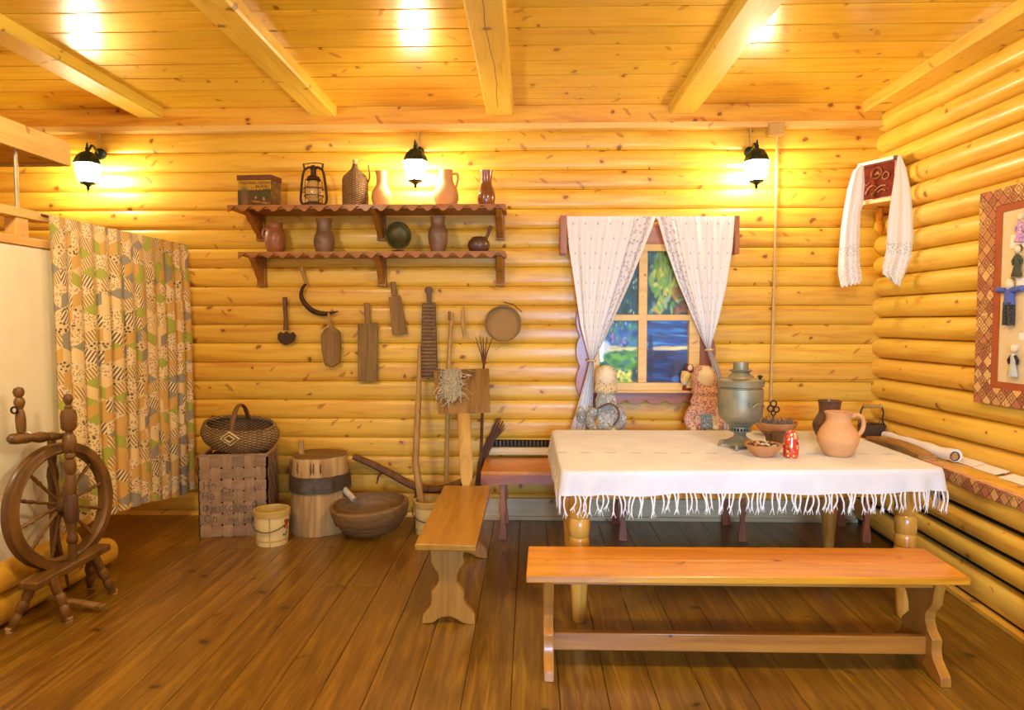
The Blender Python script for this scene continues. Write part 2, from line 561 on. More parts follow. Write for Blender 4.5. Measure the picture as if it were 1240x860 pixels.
# ---- back wall
wb = MB().box2((XL, WALLY + 0.02, -0.05), (3.0, WALLY + 0.14, CEIL + 0.1)).build('wall_back', M['void'])
wb['kind'] = 'structure'
off = wpos(wb)
PITCH = 0.1492
zs = 1.531
me = log_mesh('log', 2.76 - XL, PITCH, 0.017, M['log'], pw_=3.4)
for k in range(-11, 11):
    z = zs + (k + 0.5) * PITCH
    if z < -0.05 or z > 3.06: continue
    piece('log', me, wb, V((2.76 + XL) / 2, WALLY, z) - off)
# board over the logs, with the pale moulding under it
m = MB(); m.box2((XL, WALLY - 0.055, 3.062), (2.66, WALLY + 0.02, CEIL))
t1 = m.build('trim_1', M['log'], bevel=0.004); t1['kind'] = 'structure'
m = MB(); m.box2((XL, WALLY - 0.08, 3.02), (2.66, WALLY + 0.01, 3.066))
t2 = m.build('trim_2', M['trimpale'], bevel=0.004); t2['kind'] = 'structure'
# ---- baseboard under the wall bench
m = MB(); m.box2((-0.42, WALLY - 0.06, 0.0), (2.60, WALLY + 0.0, 0.165))
m.box2((-0.42, WALLY - 0.085, 0.0), (2.60, WALLY - 0.06, 0.03))
bb = m.build('baseboard_back', M['board_white'], bevel=0.003); bb['kind'] = 'structure'

# ---- right wall
ang = math.atan2(-1, WRK)
wr = MB()
wr.prism([V(wall_x(5.5) + 0.03, 5.5, -0.05), V(wall_x(5.5) + 0.15, 5.5, -0.05), V(wall_x(-2.2) + 0.15, -2.2, -0.05), V(wall_x(-2.2) + 0.03, -2.2, -0.05)], (0, 0, CEIL + 0.15))
wr = wr.build('wall_right', M['void']); wr['kind'] = 'structure'
off = wpos(wr)
LR = 7.5
me = log_mesh('log', LR, 0.156, 0.062, M['log_right'], back=0.05, n=11)
for k in range(-9, 14):
    z = 1.274 + (k + 0.5) * 0.156
    if z < 0.0 or z > 3.25: continue
    yc = 5.42 - LR / 2
    piece('log', me, wr, V(wall_x(yc), yc, z) - off, ang)

# ---- left wall, mostly behind the partition
wl = MB().box2((XL - 0.15, -2.2, -0.05), (XL, 5.5, CEIL + 0.1)).build('wall_left', M['void'])
wl['kind'] = 'structure'
off = wpos(wl)
me = log_mesh('log', 7.6, PITCH, 0.034, M['log'])
for k in range(-11, 12):
    z = zs + (k + 0.5) * PITCH
    if z < 0 or z > 3.2: continue
    piece('log', me, wl, V(XL + 0.05, 1.6, z) - off, PI / 2)

# ---- ceiling boards and beams
ce = MB().box2((XL, -2.2, CEIL + 0.035), (3.1, 5.5, CEIL + 0.12)).build('ceiling', M['void'])
ce['kind'] = 'structure'
off = wpos(ce)
bw = 0.2455
me = plank_mesh('board', 3.1 - XL, bw - 0.008, 0.03, M['ceil'], 0.004)
for k in range(40):
    y = 5.42 - (k + 0.5) * bw - 0.02
    if y < -2.2: break
    o = piece('board', me, ce, V((XL + 3.1) / 2, y, CEIL) - off)
    o.rotation_euler = (PI, 0, 0)
for xa, xb in ((166, 196), (376, 407), (589, 622), (811, 843), (1046, 1071)):
    pa, pb = P(xa, 138, 5.28).x, P(xb, 138, 5.28).x
    if xa > 1000: pb += 0.22        # the last beam lies on top of the side wall
    wd = pb - pa
    L = 7.45
    h = 0.075
    m = MB()
    pr = [(-wd / 2, 0.0), (-wd / 2, h - 0.012), (-wd / 2 + 0.012, h), (wd / 2 - 0.012, h), (wd / 2, h - 0.012), (wd / 2, 0.0)]
    m.prism([V(-L / 2, a, -b) for a, b in pr], (L, 0, 0))
    bm_ = m.mesh('beam', (0, 0, 0), [M['beam']], 30)
    b = piece('beam', bm_, ce, V((pa + pb) / 2, 5.295 - L / 2, CEIL) - off, PI / 2)
    if 560 < xa < 700:          # the long drying crack of the middle beam
        c = MB()
        pts = [V(-L / 2 + 0.05 + i * 0.12, 0.01 * math.sin(i * .55) + 0.003 * math.sin(i * 2.1), -h - 0.0005) for i in range(61)]
        c.tube(pts, 0.0022, 4, flat=0.4)
        ob = c.mesh('crack', (0, 0, 0), [M['darkwood']])
        piece('crack', ob, b, V(0, 0, 0))

# ---- plastered partition on the left with its rail, and the log sill under it
XP = -2.70
pw = MB().box2((XP - 0.10, -1.5, 0.31), (XP, 3.85, 1.955)).build('wall_partition', M['plaster'], bevel=0.01)
pw['kind'] = 'structure'
off = wpos(pw)
m = MB(); m.box2((XP - 0.10, -1.5, 1.957), (XP + 0.005, 3.85, 2.005)); m.build('rail', M['trimpale_y'], pw, 0.004)
m = MB(); m.box2((XP - 0.085, -1.5, 2.105), (XP + 0.0, 3.80, 2.155)); m.build('rail', M['trimpale_y'], pw, 0.004)
for y in (3.60, 2.5, 1.4):
    m = MB(); m.box2((XP - 0.075, y - 0.045, 2.005), (XP - 0.01, y + 0.045, 2.105)); m.build('post', M['trimpale_y'], pw, 0.003)
me = log_mesh('sill_log', 5.9, 0.165, 0.055, M['log'], back=0.05)
for z, yo in ((0.0825, 0.0), (0.245, -0.35)):
    piece('sill_log', me, pw, V(XP, 4.25 - 2.95 + yo, z) - off, PI / 2)
# ---- thin steel post beside the loft
pp = P(20, 203, 3.9)
m = MB(); m.tube([V(PX(20, 250, XP - 0.05).x, 3.62, 2.15), V(XP - 0.05, 3.62, 2.47)], 0.011, 8)
tag(m.build('support_post', plain('pale_steel', (0.62, 0.55, 0.38), 0.35, 0.6)), 'thin pale metal post between the partition rail and the loft platform', 'post')
# ---- loft platform
lf = thing('loft_platform', 'pale wooden loft platform jutting out at the upper left edge', 'platform', (-3.4, 2.5, 2.44))
m = MB(); m.box2((XP - 0.035, -1.5, 2.462), (XP, 3.99, 2.602)); m.build('fascia_board', M['trimpale_y'], lf, 0.004)
m = MB(); m.box2((-4.6, 3.955, 2.462), (XP - 0.035, 3.99, 2.602)); m.build('fascia_board', M['trimpale'], lf, 0.004)
for i in range(9):
    y1 = 3.95 - i * 0.25
    m = MB(); m.box2((-4.6, y1 - 0.247, 2.475), (XP - 0.037, y1, 2.50)); m.build('plank', M['log'], lf, 0.003)

# ---- radiator casing along the right wall: ledge, half logs with open joints, post
def box_x(y): return 2.385 + 0.055 * (y - 3.3) if y < 4.6 else 2.456
rc = thing('radiator_casing', 'half-log radiator casing with open joints along the right wall', 'casing', (2.6, 3.8, 0))
ya, yb = 1.2, 5.30
xa, xb = box_x(ya), box_x(4.6)
lb = math.hypot(4.6 - ya, xb - xa)
ang2 = math.atan2(-(4.6 - ya), -(xb - xa))
for z0, z1 in ((0.03, 0.196), (0.222, 0.336), (0.362, 0.482), (0.508, 0.655)):
    me = log_mesh('half_log', lb + 0.7, z1 - z0, 0.04, M['log_right'], back=0.02)
    dirv = V(xb - xa, 4.6 - ya, 0).normalized()
    c = V(xa, ya, 0) + dirv * (lb + 0.7) / 2
    o = piece('half_log', me, rc, V(c.x + 0.045, c.y, (z0 + z1) / 2) - wpos(rc), ang2)
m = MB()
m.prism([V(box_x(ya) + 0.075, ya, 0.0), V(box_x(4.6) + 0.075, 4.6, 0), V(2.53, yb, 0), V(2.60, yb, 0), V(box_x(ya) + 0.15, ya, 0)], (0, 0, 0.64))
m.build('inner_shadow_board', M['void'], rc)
m = MB()
m.prism([V(box_x(ya), ya, 0.66), V(box_x(4.6), 4.6, 0.66), V(2.44, yb, 0.66), V(wall_x(yb) - 0.05, yb, 0.66), V(wall_x(ya) - 0.05, ya, 0.66)], (0, 0, 0.03))
m.build('ledge', M['ledge_y'], rc, 0.005)
m = MB(); m.box2((box_x(3.24) - 0.01, 3.16, 0), (box_x(3.24) + 0.06, 3.25, 0.66)); m.build('post', M['log'], rc, 0.006)
m = MB(); m.prism([V(box_x(ya) - 0.015, ya, 0), V(box_x(4.6) - 0.015, 4.6, 0), V(box_x(4.6) + 0.04, 4.6, 0), V(box_x(ya) + 0.04, ya, 0)], (0, 0, 0.028))
m.build('skirting', M['ledge_y'], rc, 0.003)

# ---- window on the back wall: casing, frame, panes and the painted view behind the glass
W1 = struct('window_1', P(780, 480, 5.28))
D0 = 5.285


def pxbox(m, x0, y0, x1, y1, d0, d1):
    a, b = P(x0, y0, d0), P(x1, y1, d0)
    m.box2((a.x, d0, b.z), (b.x, d1, a.z)); return m


def wavy(xa, za, xb, zb, n, amp, inset):
    """scalloped outline along a straight run, bulging by amp along the given 2-D normal"""
    out = []
    for i in range(n * 8 + 1):
        t = i / (n * 8)
        s = abs(math.sin(PI * t * n)) ** 0.8
        out.append((lerp(xa, xb, t) + inset[0] * amp * s, lerp(za, zb, t) + inset[1] * amp * s))
    return out


a, b = P(716, 296, D0), P(847, 473, D0)
x0_, x1_, z1_, z0_ = a.x, b.x, a.z, b.z
wd = 0.085
m = MB(); m.prism([V(x, 5.262, z) for x, z in wavy(x0_ - wd, z1_, x0_ - wd, z0_ - 0.05, 5, 0.03, (-1, 0))] + [V(x0_ + 0.005, 5.262, z0_ - 0.05), V(x0_ + 0.005, 5.262, z1_)], (0, 0.06, 0))
m.build('casing', M['redwood_z'], W1, 0.003)
m = MB(); m.prism([V(x, 5.262, z) for x, z in wavy(x1_ + wd, z1_, x1_ + wd, z0_ - 0.05, 5, 0.03, (1, 0))] + [V(x1_ - 0.005, 5.262, z0_ - 0.05), V(x1_ - 0.005, 5.262, z1_)], (0, 0.06, 0))
m.build('casing', M['redwood_z'], W1, 0.003)
m = MB(); m.prism([V(x, 5.255, z) for x, z in wavy(x0_ - 0.03, z0_ - 0.075, x1_ + 0.03, z0_ - 0.075, 6, 0.032, (0, -1))] + [V(x1_ + 0.03, 5.255, z0_ + 0.004), V(x0_ - 0.03, 5.255, z0_ + 0.004)], (0, 0.07, 0))
m.build('casing', M['redwood'], W1, 0.003)
m = MB(); m.box2((x0_ - wd, 5.262, z1_ - 0.004), (x1_ + wd, 5.322, z1_ + 0.14)); m.build('casing', M['redwood'], W1, 0.003)
m = MB(); m.box2((x0_ - 0.02, 5.20, z0_ - 0.012), (x1_ + 0.06, 5.30, z0_ + 0.006)); m.build('sill', M['trimpale'], W1, 0.004)
for (xa_, ya_, xb_, yb_) in ((716, 296, 726, 473), (836, 296, 847, 473)):
    m = MB(); pxbox(m, xa_, ya_, xb_, yb_, 5.245, 5.315); m.build('stile', M['trimpale'], W1, 0.004)
for (xa_, ya_, xb_, yb_) in ((726, 296, 836, 304), (726, 463.5, 836, 473)):
    m = MB(); pxbox(m, xa_, ya_, xb_, yb_, 5.247, 5.315); m.build('frame_rail', M['trimpale'], W1, 0.004)
m = MB(); pxbox(m, 774, 304, 783, 463.5, 5.25, 5.30); m.build('mullion', M['trimpale'], W1, 0.004)
for (xa_, xb_) in ((726, 774), (783, 836)):
    m = MB(); pxbox(m, xa_, 381, xb_, 388.5, 5.252, 5.30); m.build('glazing_bar', M['trimpale'], W1, 0.004)
gt = NT('window_glass')
mx = gt.node('ShaderNodeMixShader'); tr = gt.node('ShaderNodeBsdfTransparent'); gl = gt.node('ShaderNodeBsdfGlossy')
gl.inputs['Roughness'].default_value = 0.03
mx.inputs[0].default_value = 0.03
gt.link(tr.outputs[0], mx.inputs[1]); gt.link(gl.outputs[0], mx.inputs[2]); gt.link(mx.outputs[0], gt.out.inputs[0])
M['glass'] = gt.mat
for (xa_, ya_, xb_, yb_) in ((726, 304, 774, 381), (783, 304, 836, 381), (726, 388.5, 774, 463.5), (783, 388.5, 836, 463.5)):
    m = MB(); pxbox(m, xa_ - 0.5, ya_ - 0.5, xb_ + 0.5, yb_ + 0.5, 5.283, 5.287); m.build('pane', M['glass'], W1)


# painted garden view: brush strokes put on a fine grid of points
def painted(nx, nz, strokes, bgf):
    import numpy as np
    img = np.zeros((nz, nx, 3))
    yy, xx = np.mgrid[0:nz, 0:nx]
    u = xx / (nx - 1); v = yy / (nz - 1)
    img[:] = bgf(u, v)
    for (cx, cy, rx, ry, ang, col, al) in strokes:
        ca, sa = math.cos(ang), math.sin(ang)
        dx, dy = (u - cx), (v - cy)
        a = (dx * ca + dy * sa) / rx; b = (-dx * sa + dy * ca) / ry
        k = np.clip(1.3 - (a * a + b * b), 0, 1) * al
        img = img * (1 - k[..., None]) + np.array(col) * k[..., None]
    return img


def lin(r, g, b): return tuple(((c / 255) / 12.92 if c <= 10 else ((c / 255 + 0.055) / 1.055) ** 2.4) for c in (r, g, b))


rs = random.Random(3)
st = []
def rr_(a, b): return rs.uniform(a, b)
# u: 0 left .. 1 right over the opening, v: 0 top .. 1 bottom
for i in range(170):      # dark foliage of the upper half
    st.append((rr_(0, 1), rr_(0, 0.48), rr_(.01, .04), rr_(.02, .07), rr_(-.6, .6), rs.choice([lin(20, 60, 70), lin(30, 80, 90), lin(25, 70, 50), lin(40, 100, 120), lin(15, 45, 60), lin(90, 140, 150)]), 0.8))
for i in range(110):      # light greens and yellows at the upper right
    st.append((rr_(.56, .98), rr_(.12, .46), rr_(.01, .035), rr_(.015, .05), rr_(-.8, .8), rs.choice([lin(120, 170, 60), lin(170, 190, 70), lin(200, 205, 110), lin(90, 150, 70), lin(150, 185, 150), lin(200, 170, 60)]), 0.8))
for i in range(45):       # hanging boughs
    st.append((rr_(.6, .95), rr_(0, .25), rr_(.008, .02), rr_(.03, .09), rr_(-.3, .3), rs.choice([lin(90, 130, 20), lin(140, 160, 30), lin(40, 90, 40), lin(110, 120, 20)]), 0.85))
for i in range(30):
    st.append((rr_(.8, 1), rr_(.28, .46), rr_(.015, .05), rr_(.01, .03), rr_(-.6, .6), rs.choice([lin(170, 110, 50), lin(130, 70, 40), lin(90, 60, 60)]), 0.7))
for i in range(90):       # blue hut on the lower right
    y = rr_(.5, 1)
    dark = y > .74
    st.append((rr_(.55, 1), y, rr_(.06, .2), rr_(.006, .02), rr_(-.02, .14), rs.choice([lin(20, 40, 90), lin(35, 40, 80), lin(40, 80, 150), lin(45, 45, 75)] if dark else [lin(40, 110, 190), lin(60, 140, 215), lin(30, 80, 160), lin(110, 180, 230), lin(25, 60, 130)]), 0.75))
for i in range(14):       # light plank of the hut roof
    st.append((rr_(.62, .95), .735 - rr_(0, .012), .12, .008, -.08, rs.choice([lin(225, 210, 140), lin(200, 190, 150), lin(240, 225, 160)]), 0.8))
st.append((.56, .72, .03, .1, 0, lin(25, 40, 80), .9)); st.append((.56, .86, .04, .1, 0, lin(35, 40, 70), .9))
st.append((.86, .88, .12, .09, 0, lin(40, 40, 62), .8)); st.append((.83, .96, .05, .03, 0, lin(60, 110, 190), .8))
st.append((.97, .55, .04, .06, 0.3, lin(60, 60, 50), .8))
for i in range(60):       # blue distance, lower left
    st.append((rr_(0, .46), rr_(.5, .72), rr_(.02, .08), rr_(.01, .04), rr_(-.3, .3), rs.choice([lin(30, 70, 150), lin(50, 110, 190), lin(25, 60, 120), lin(60, 130, 160), lin(70, 150, 150)]), 0.7))
for i in range(80):       # meadow
    y = rr_(.74, 1)
    st.append((rr_(0, .47), y, rr_(.02, .07), rr_(.01, .03), rr_(-.5, .5), rs.choice([lin(70, 150, 50), lin(110, 180, 60), lin(50, 120, 60), lin(150, 200, 90), lin(30, 90, 50)]), 0.75))
for i in range(16): st.append((rr_(.05, .42), rr_(.715, .75), .05, .010, rr_(-.1, .1), rs.choice([lin(225, 215, 150), lin(200, 210, 160)]), .7))
for i in range(24): st.append((rr_(.2, .36), rr_(.9, 1), .02, .015, 0, rs.choice([lin(220, 215, 70), lin(200, 210, 60), lin(240, 230, 120)]), .8))
st.append((.40, .93, .045, .075, 0, lin(35, 50, 60), .85)); st.append((.43, .9, .02, .012, 0, lin(210, 220, 230), .8))
for i in range(18): st.append((rr_(.12, .3), rr_(.62, .72), .012, .012, 0, rs.choice([lin(110, 90, 170), lin(170, 120, 190), lin(140, 150, 210)]), .8))
st.append((.08, .72, .06, .05, 0, lin(220, 240, 250), .8))  # pale glare on the glass, painted into the view
for i in range(60): st.append((rr_(.02, .5), rr_(.2, .6), .006, .015, rr_(-.5, .5), rs.choice([lin(200, 220, 230), lin(120, 170, 120), lin(160, 200, 170)]), .8))


def bgf(u, v):
    import numpy as np
    up = np.array(lin(35, 80, 85)); rt = np.array(lin(40, 70, 130)); lf_ = np.array(lin(60, 120, 110))
    t = (v > 0.48)[..., None]
    return np.where(t, np.where((u > 0.5)[..., None], rt, lf_), up)


NXp, NZp = 130, 176
img = painted(NXp, NZp, st, bgf)
m = MB()
pa, pb = P(724, 302, 5.30), P(838, 466, 5.30)
m.grid(lambda u, v: V(lerp(pa.x, pb.x, u), 5.30, lerp(pa.z, pb.z, v)), NXp - 1, NZp - 1, uv=False)
t = NT('garden_painting')
at = t.node('ShaderNodeVertexColor', layer_name='print')
M['painting'] = t.done(at.outputs[0], 0.55)
m.build('painted_view', M['painting'], W1, colors=[tuple(min(.95, q * 1.35) for q in img[j, i]) for j in range(NZp) for i in range(NXp)])
m = MB(); m.box2((pa.x - .01, 5.302, pb.z - .01), (pb.x + .01, 5.312, pa.z + .01)); m.build('backing_board', M['oldwood'], W1)

# ---- ventilation strip of the radiator niche under the window
vg = thing('radiator_grille', 'dark slotted ventilation strip on the log wall above the wall bench', 'grille', P(628, 541, 5.30))
ga, gb = P(590, 533, 5.30), P(672, 541, 5.30)
m = MB(); m.box2((ga.x, 5.296, gb.z), (gb.x, 5.325, ga.z)); m.build('slot', M['void'], vg)
m = MB()
n = 18
for i in range(n):
    x = lerp(ga.x, gb.x, (i + .5) / n)
    m.box2((x - 0.005, 5.287, gb.z + 0.003), (x + 0.005, 5.297, ga.z - 0.003))
m.build('bars', M['bandsteel'], vg, kind='stuff')
m = MB(); m.box2((ga.x, 5.26, gb.z - 0.06), (gb.x, 5.325, gb.z - 0.004)); m.build('ledge_strip', M['board_white'], vg, 0.003)

# ================================================================== FURNITURE
TRESTLE = [(130, 180), (440, 180), (418, 215), (405, 265), (418, 320), (380, 360), (357, 415), (352, 470), (385, 510), (415, 545), (410, 590), (430, 640), (468, 680), (495, 710), (500, 785),
           (440, 785), (390, 772), (350, 745), (300, 728), (240, 732), (200, 750), (160, 780), (75, 785), (80, 725), (110, 690), (145, 650), (155, 590), (150, 540), (188, 505), (212, 450), (206, 400), (182, 370), (155, 325), (150, 260)]


def trestle(m, origin, wdir, width, height, thick, tdir):
    """scalloped end board: origin at floor centre"""
    w_, t_ = Vector(wdir), Vector(tdir)
    pts = []
    for x, y in TRESTLE:
        pts.append(Vector(origin) + w_ * ((x - 286) / 425 * width) + V(0, 0, (785 - y) / 605 * height) - t_ * thick / 2)
    m.prism(pts, t_ * thick)
    return m


# ---- long bench in front of the table
fb = thing('trestle_bench', 'long honey-brown bench with scalloped end boards standing in front of the table', 'bench', (0.93, 3.07, 0))
ZB = 0.465
fl, fr, bl, br = V(-0.016, 2.874, ZB), V(1.872, 2.896, ZB), V(-0.007, 3.26, ZB), V(1.892, 3.278, ZB)
ml, mr = (fl + bl) / 2, (fr + br) / 2
m = MB(); m.prism([fl, fr, mr - V(0, .001, 0), ml - V(0, .001, 0)], (0, 0, -0.034)); m.build('seat_board', M['bench'], fb, 0.005)
m = MB(); m.prism([ml + V(0, .001, 0), mr + V(0, .001, 0), br, bl], (0, 0, -0.034)); m.build('seat_board', M['bench'], fb, 0.005)
for xc in (0.083, 1.765):
    m = MB(); trestle(m, (xc, 3.065, 0), (0, 1, 0), 0.40, ZB - 0.034, 0.045, (1, 0, 0)); m.build('end_board', M['bench_leg'], fb, 0.004)
m = MB(); m.box2((0.10, 2.985, 0.085), (1.745, 3.02, 0.165)); m.build('stretcher', M['bench_dark'], fb, 0.004)
m = MB(); m.box2((0.10, 2.945, ZB - 0.066), (1.745, 2.975, ZB - 0.034)); m.build('seat_rail', M['bench_dark'], fb, 0.003)

# ---- short bench seen end on
lb_ = thing('trestle_bench', 'short brown bench with scalloped ends standing end-on left of the table', 'bench', (-0.42, 3.9, 0))
m = MB(); m.prism([V(-0.572, 3.32, .45), V(-0.265, 3.31, .45), V(-0.262, 4.53, .45), V(-0.578, 4.54, .45)], (0, 0, -0.034)); m.build('seat_board', M['bench_y'], lb_, 0.006)
for yc in (3.44, 4.42):
    m = MB(); trestle(m, (-0.418, yc, 0), (1, 0, 0), 0.275, 0.416, 0.04, (0, 1, 0)); m.build('end_board', M['bench_leg'], lb_, 0.004)
m = MB(); m.box2((-0.435, 3.46, 0.17), (-0.40, 4.40, 0.24)); m.build('stretcher', M['bench_y'], lb_, 0.004)

# ---- wall bench behind the table
wbn = thing('wall_bench', 'reddish wall bench with baluster legs under the window behind the table', 'bench', (1.1, 5.0, 0))
xl, xr = -0.345, 2.43
m = MB(); m.box2((xl, 4.745, 0.470), (xr, 5.0, 0.5)); m.build('seat_board', M['bench'], wbn, 0.004)
m = MB(); m.box2((xl, 5.002, 0.470), (xr, 5.245, 0.5)); m.build('seat_board', M['bench'], wbn, 0.004)
pts = [V(xl, 4.738, 0.472), V(xr, 4.738, 0.472)]
N = 120
for i in range(N + 1):
    t_ = i / N
    x = lerp(xr, xl, t_)
    ph = ((x - xl) % 0.56) / 0.56
    dz = 0.0
    if 0.42 < ph < 0.98: dz = 0.016 * abs(math.sin((ph - 0.42) / 0.56 * PI * 3)) - 0.006
    pts.append(V(x, 4.738, 0.408 + dz))
m = MB(); m.prism(pts, (0, 0.022, 0)); m.build('apron', M['redwood'], wbn)
BAL = [(0, 27), (60, 18), (120, 15), (200, 23), (240, 25), (285, 16), (330, 15), (400, 24), (470, 28), (500, 28)]
for xc in (-0.193, 0.66, 1.50, 2.364):
    for yc in (4.80, 5.19):
        m = MB(); sc = 0.41 / 500
        L_ = [V(xc - w_ * sc * 1.25, yc - 0.018, 0.41 - h * sc) for h, w_ in BAL]
        R_ = [V(xc + w_ * sc * 1.25, yc - 0.018, 0.41 - h * sc) for h, w_ in BAL]
        pr = [L_[0]]
        pr = smooth_curve(L_, 3) + smooth_curve(R_, 3)[::-1]
        m.prism(pr, (0, 0.036, 0)); m.build('leg', M['redwood_z'], wbn, 0.003)

# ---- table
TZ = 0.795
tb = thing('dining_table', 'long pine table with fat turned legs under the white fringed cloth', 'table', (1.14, 4.05, 0))
m = MB(); m.prism([V(.20, 3.44, TZ), V(2.07, 3.55, TZ), V(2.08, 4.66, TZ), V(.19, 4.66, TZ)], (0, 0, -0.035)); m.build('table_top', M['turned'], tb, 0.004)
for (a, b) in (((.235, 3.46), (1.98, 3.56)), ((.25, 4.58), (2.02, 4.58)), ((.25, 3.47), (.25, 4.57)), ((1.99, 3.57), (2.01, 4.57))):
    m = MB(); d = V(b[0] - a[0], b[1] - a[1], 0).normalized(); nrm = V(-d.y, d.x, 0) * 0.012
    m.prism([V(*a, .645) - nrm, V(*b, .645) - nrm, V(*b, .645) + nrm, V(*a, .645) + nrm], (0, 0, 0.115)); m.build('apron', M['bench'], tb)
LEG = [(.026, 0), (.032, .01), (.036, .06), (.042, .16), (.049, .27), (.054, .34), (.053, .37), (.046, .38), (.051, .385), (.053, .42), (.050, .44), (.046, .448), (.052, .455), (.055, .50), (.053, .535), (.045, .545), (.056, .56), (.056, .76)]
for x, y in ((.255, 3.475), (1.965, 3.575), (.27, 4.54), (1.995, 4.55)):
    m = MB(); m.lathe(LEG, (x, y, 0), 24); m.build('leg', M['turned'], tb)

# ---- tablecloth with fringe
CZ = 0.803
QC = [V(.158, 3.38, 0), V(2.125, 3.49, 0), V(2.135, 4.715, 0), V(.150, 4.715, 0)]


def quad_loop(quad, r, n):
    """points and outward normals around a rounded quad"""
    out = []
    q = len(quad)
    per = []
    for i in range(q):
        a, b, c = quad[i - 1], quad[i], quad[(i + 1) % q]
        d1 = (b - a).normalized(); d2 = (c - b).normalized()
        p1 = b - d1 * r; p2 = b + d2 * r
        n1 = V(d1.y, -d1.x, 0); n2 = V(d2.y, -d2.x, 0)
        ctr = p1 - n1 * r
        for k in range(9):
            t_ = k / 8
            nn = (n1 * (1 - t_) + n2 * t_).normalized()
            per.append((ctr + nn * r, nn))
    # resample
    L = [0]
    for i in range(len(per)): L.append(L[-1] + (per[(i + 1) % len(per)][0] - per[i][0]).length)
    tot = L[-1]
    for k in range(n):
        s_ = tot * k / n
        i = max(j for j in range(len(per)) if L[j] <= s_)
        seg = L[i + 1] - L[i]
        t_ = (s_ - L[i]) / seg if seg > 1e-9 else 0
        a, b = per[i], per[(i + 1) % len(per)]
        out.append((a[0].lerp(b[0], t_), (a[1] * (1 - t_) + b[1] * t_).normalized()))
    return out, tot


NP = 320
loop, tot = quad_loop(QC, 0.06, NP)
cen = sum((q for q in QC), V(0, 0, 0)) / 4
DROP = 0.118


def hem(i):
    return DROP + 0.006 * math.sin(i * 0.11) + 0.004 * math.sin(i * 0.31 + 1)


def wave(i):
    p, nn = loop[i % NP]
    corner = min((p - q).length for q in QC)
    k = max(0, 1 - corner / 0.30)
    return 0.004 + 0.006 * math.sin(i * 0.35) * math.sin(i * 0.083) + 0.022 * k * math.sin(i * 0.9)


m = MB()
rings = []
for sc_ in (0.0, 0.3, 0.6, 0.85, 0.97): rings.append([(cen.lerp(p, sc_) + V(0, 0, CZ)) for p, nn in loop])
rings.append([p - nn * 0.004 + V(0, 0, CZ - 0.001) for p, nn in loop])
rings.append([p + V(0, 0, CZ - 0.007) for p, nn in loop])
for k in range(1, 6):
    f_ = k / 5
    rings.append([p + nn * (wave(i) * f_ + 0.002) + V(0, 0, CZ - 0.007 - (hem(i) - 0.007) * f_) for i, (p, nn) in enumerate(loop)])
base = 0
for rg in rings: m.v += rg
for a in range(len(rings) - 1):
    for i in range(NP):
        j = (i + 1) % NP
        m.face((a * NP + i, a * NP + j, (a + 1) * NP + j, (a + 1) * NP + i))
t = NT('tablecloth_weave')
c = t.coord('Object'); s = t.sep(c)
weave = t.noise(t.vmul(c, (1, 1, 1)), 120, 3)
blot = t.noise(c, 6, 3)
col = t.mix(t.step(blot, .35, .7), (0.64, 0.62, 0.58), (0.71, 0.69, 0.65))
# rows of grey woven lozenges
def yband(y0, w0):
    return t.math('SUBTRACT', 1.0, t.step(t.math('ABSOLUTE', t.math('SUBTRACT', s[1], y0)), w0 * .6, w0))
lz = t.math('MULTIPLY', t.math('GREATER_THAN', t.math('SINE', t.math('MULTIPLY', s[0], 44)), .1),
            t.math('GREATER_THAN', t.math('SINE', t.math('ADD', t.math('MULTIPLY', s[0], 420), t.math('MULTIPLY', t.math('ABSOLUTE', t.math('SUBTRACT', s[1], -.17)), 500))), 0.0))
col = t.mix(t.math('MULTIPLY', t.math('MULTIPLY', yband(-.17, .024), lz), .9), col, (0.30, 0.27, 0.20))
col = t.mix(t.math('MULTIPLY', yband(-.17, .003), .25), col, (0.45, 0.42, 0.36))
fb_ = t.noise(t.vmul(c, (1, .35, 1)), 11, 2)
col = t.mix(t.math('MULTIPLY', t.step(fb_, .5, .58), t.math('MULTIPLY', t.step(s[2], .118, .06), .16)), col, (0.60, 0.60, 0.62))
t.bump(weave, .25, .003)
M['tablecloth'] = t.done(col, 0.9, sheen=0.2)
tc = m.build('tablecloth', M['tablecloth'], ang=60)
tag(tc, 'white woven tablecloth with knotted fringe spread over the long table', 'tablecloth')
m = MB()
rs2 = random.Random(5)
dens = 250
for k in range(dens):
    i0 = k * NP / dens + rs2.uniform(-.3, .3)
    i = int(i0) % NP
    p, nn = loop[i]
    top = p + nn * (wave(i) + 0.003) + V(0, 0, CZ - hem(i) + 0.004)
    tang = V(-nn.y, nn.x, 0)
    L_ = rs2.uniform(.075, .105)
    sway = rs2.uniform(-.022, .022); c1 = rs2.uniform(-.014, .014)
    pts = [top + tang * (sway * q * q + c1 * math.sin(q * PI)) + nn * (0.004 * math.sin(q * 3)) + V(0, 0, -L_ * q) for q in (0, .25, .5, .75, 1)]
    m.tube(pts, [.0036, .0050, .0042, .0040, .0034], 5)
    for e in (-1, 1):        # the open tuft under the knot
        b_ = pts[3]
        m.tube([b_, b_ + tang * e * rs2.uniform(.004, .014) + V(0, 0, -L_ * .38)], [.0022, .0012], 4)
m.build('fringe', M['fringe'], tc, kind='stuff')

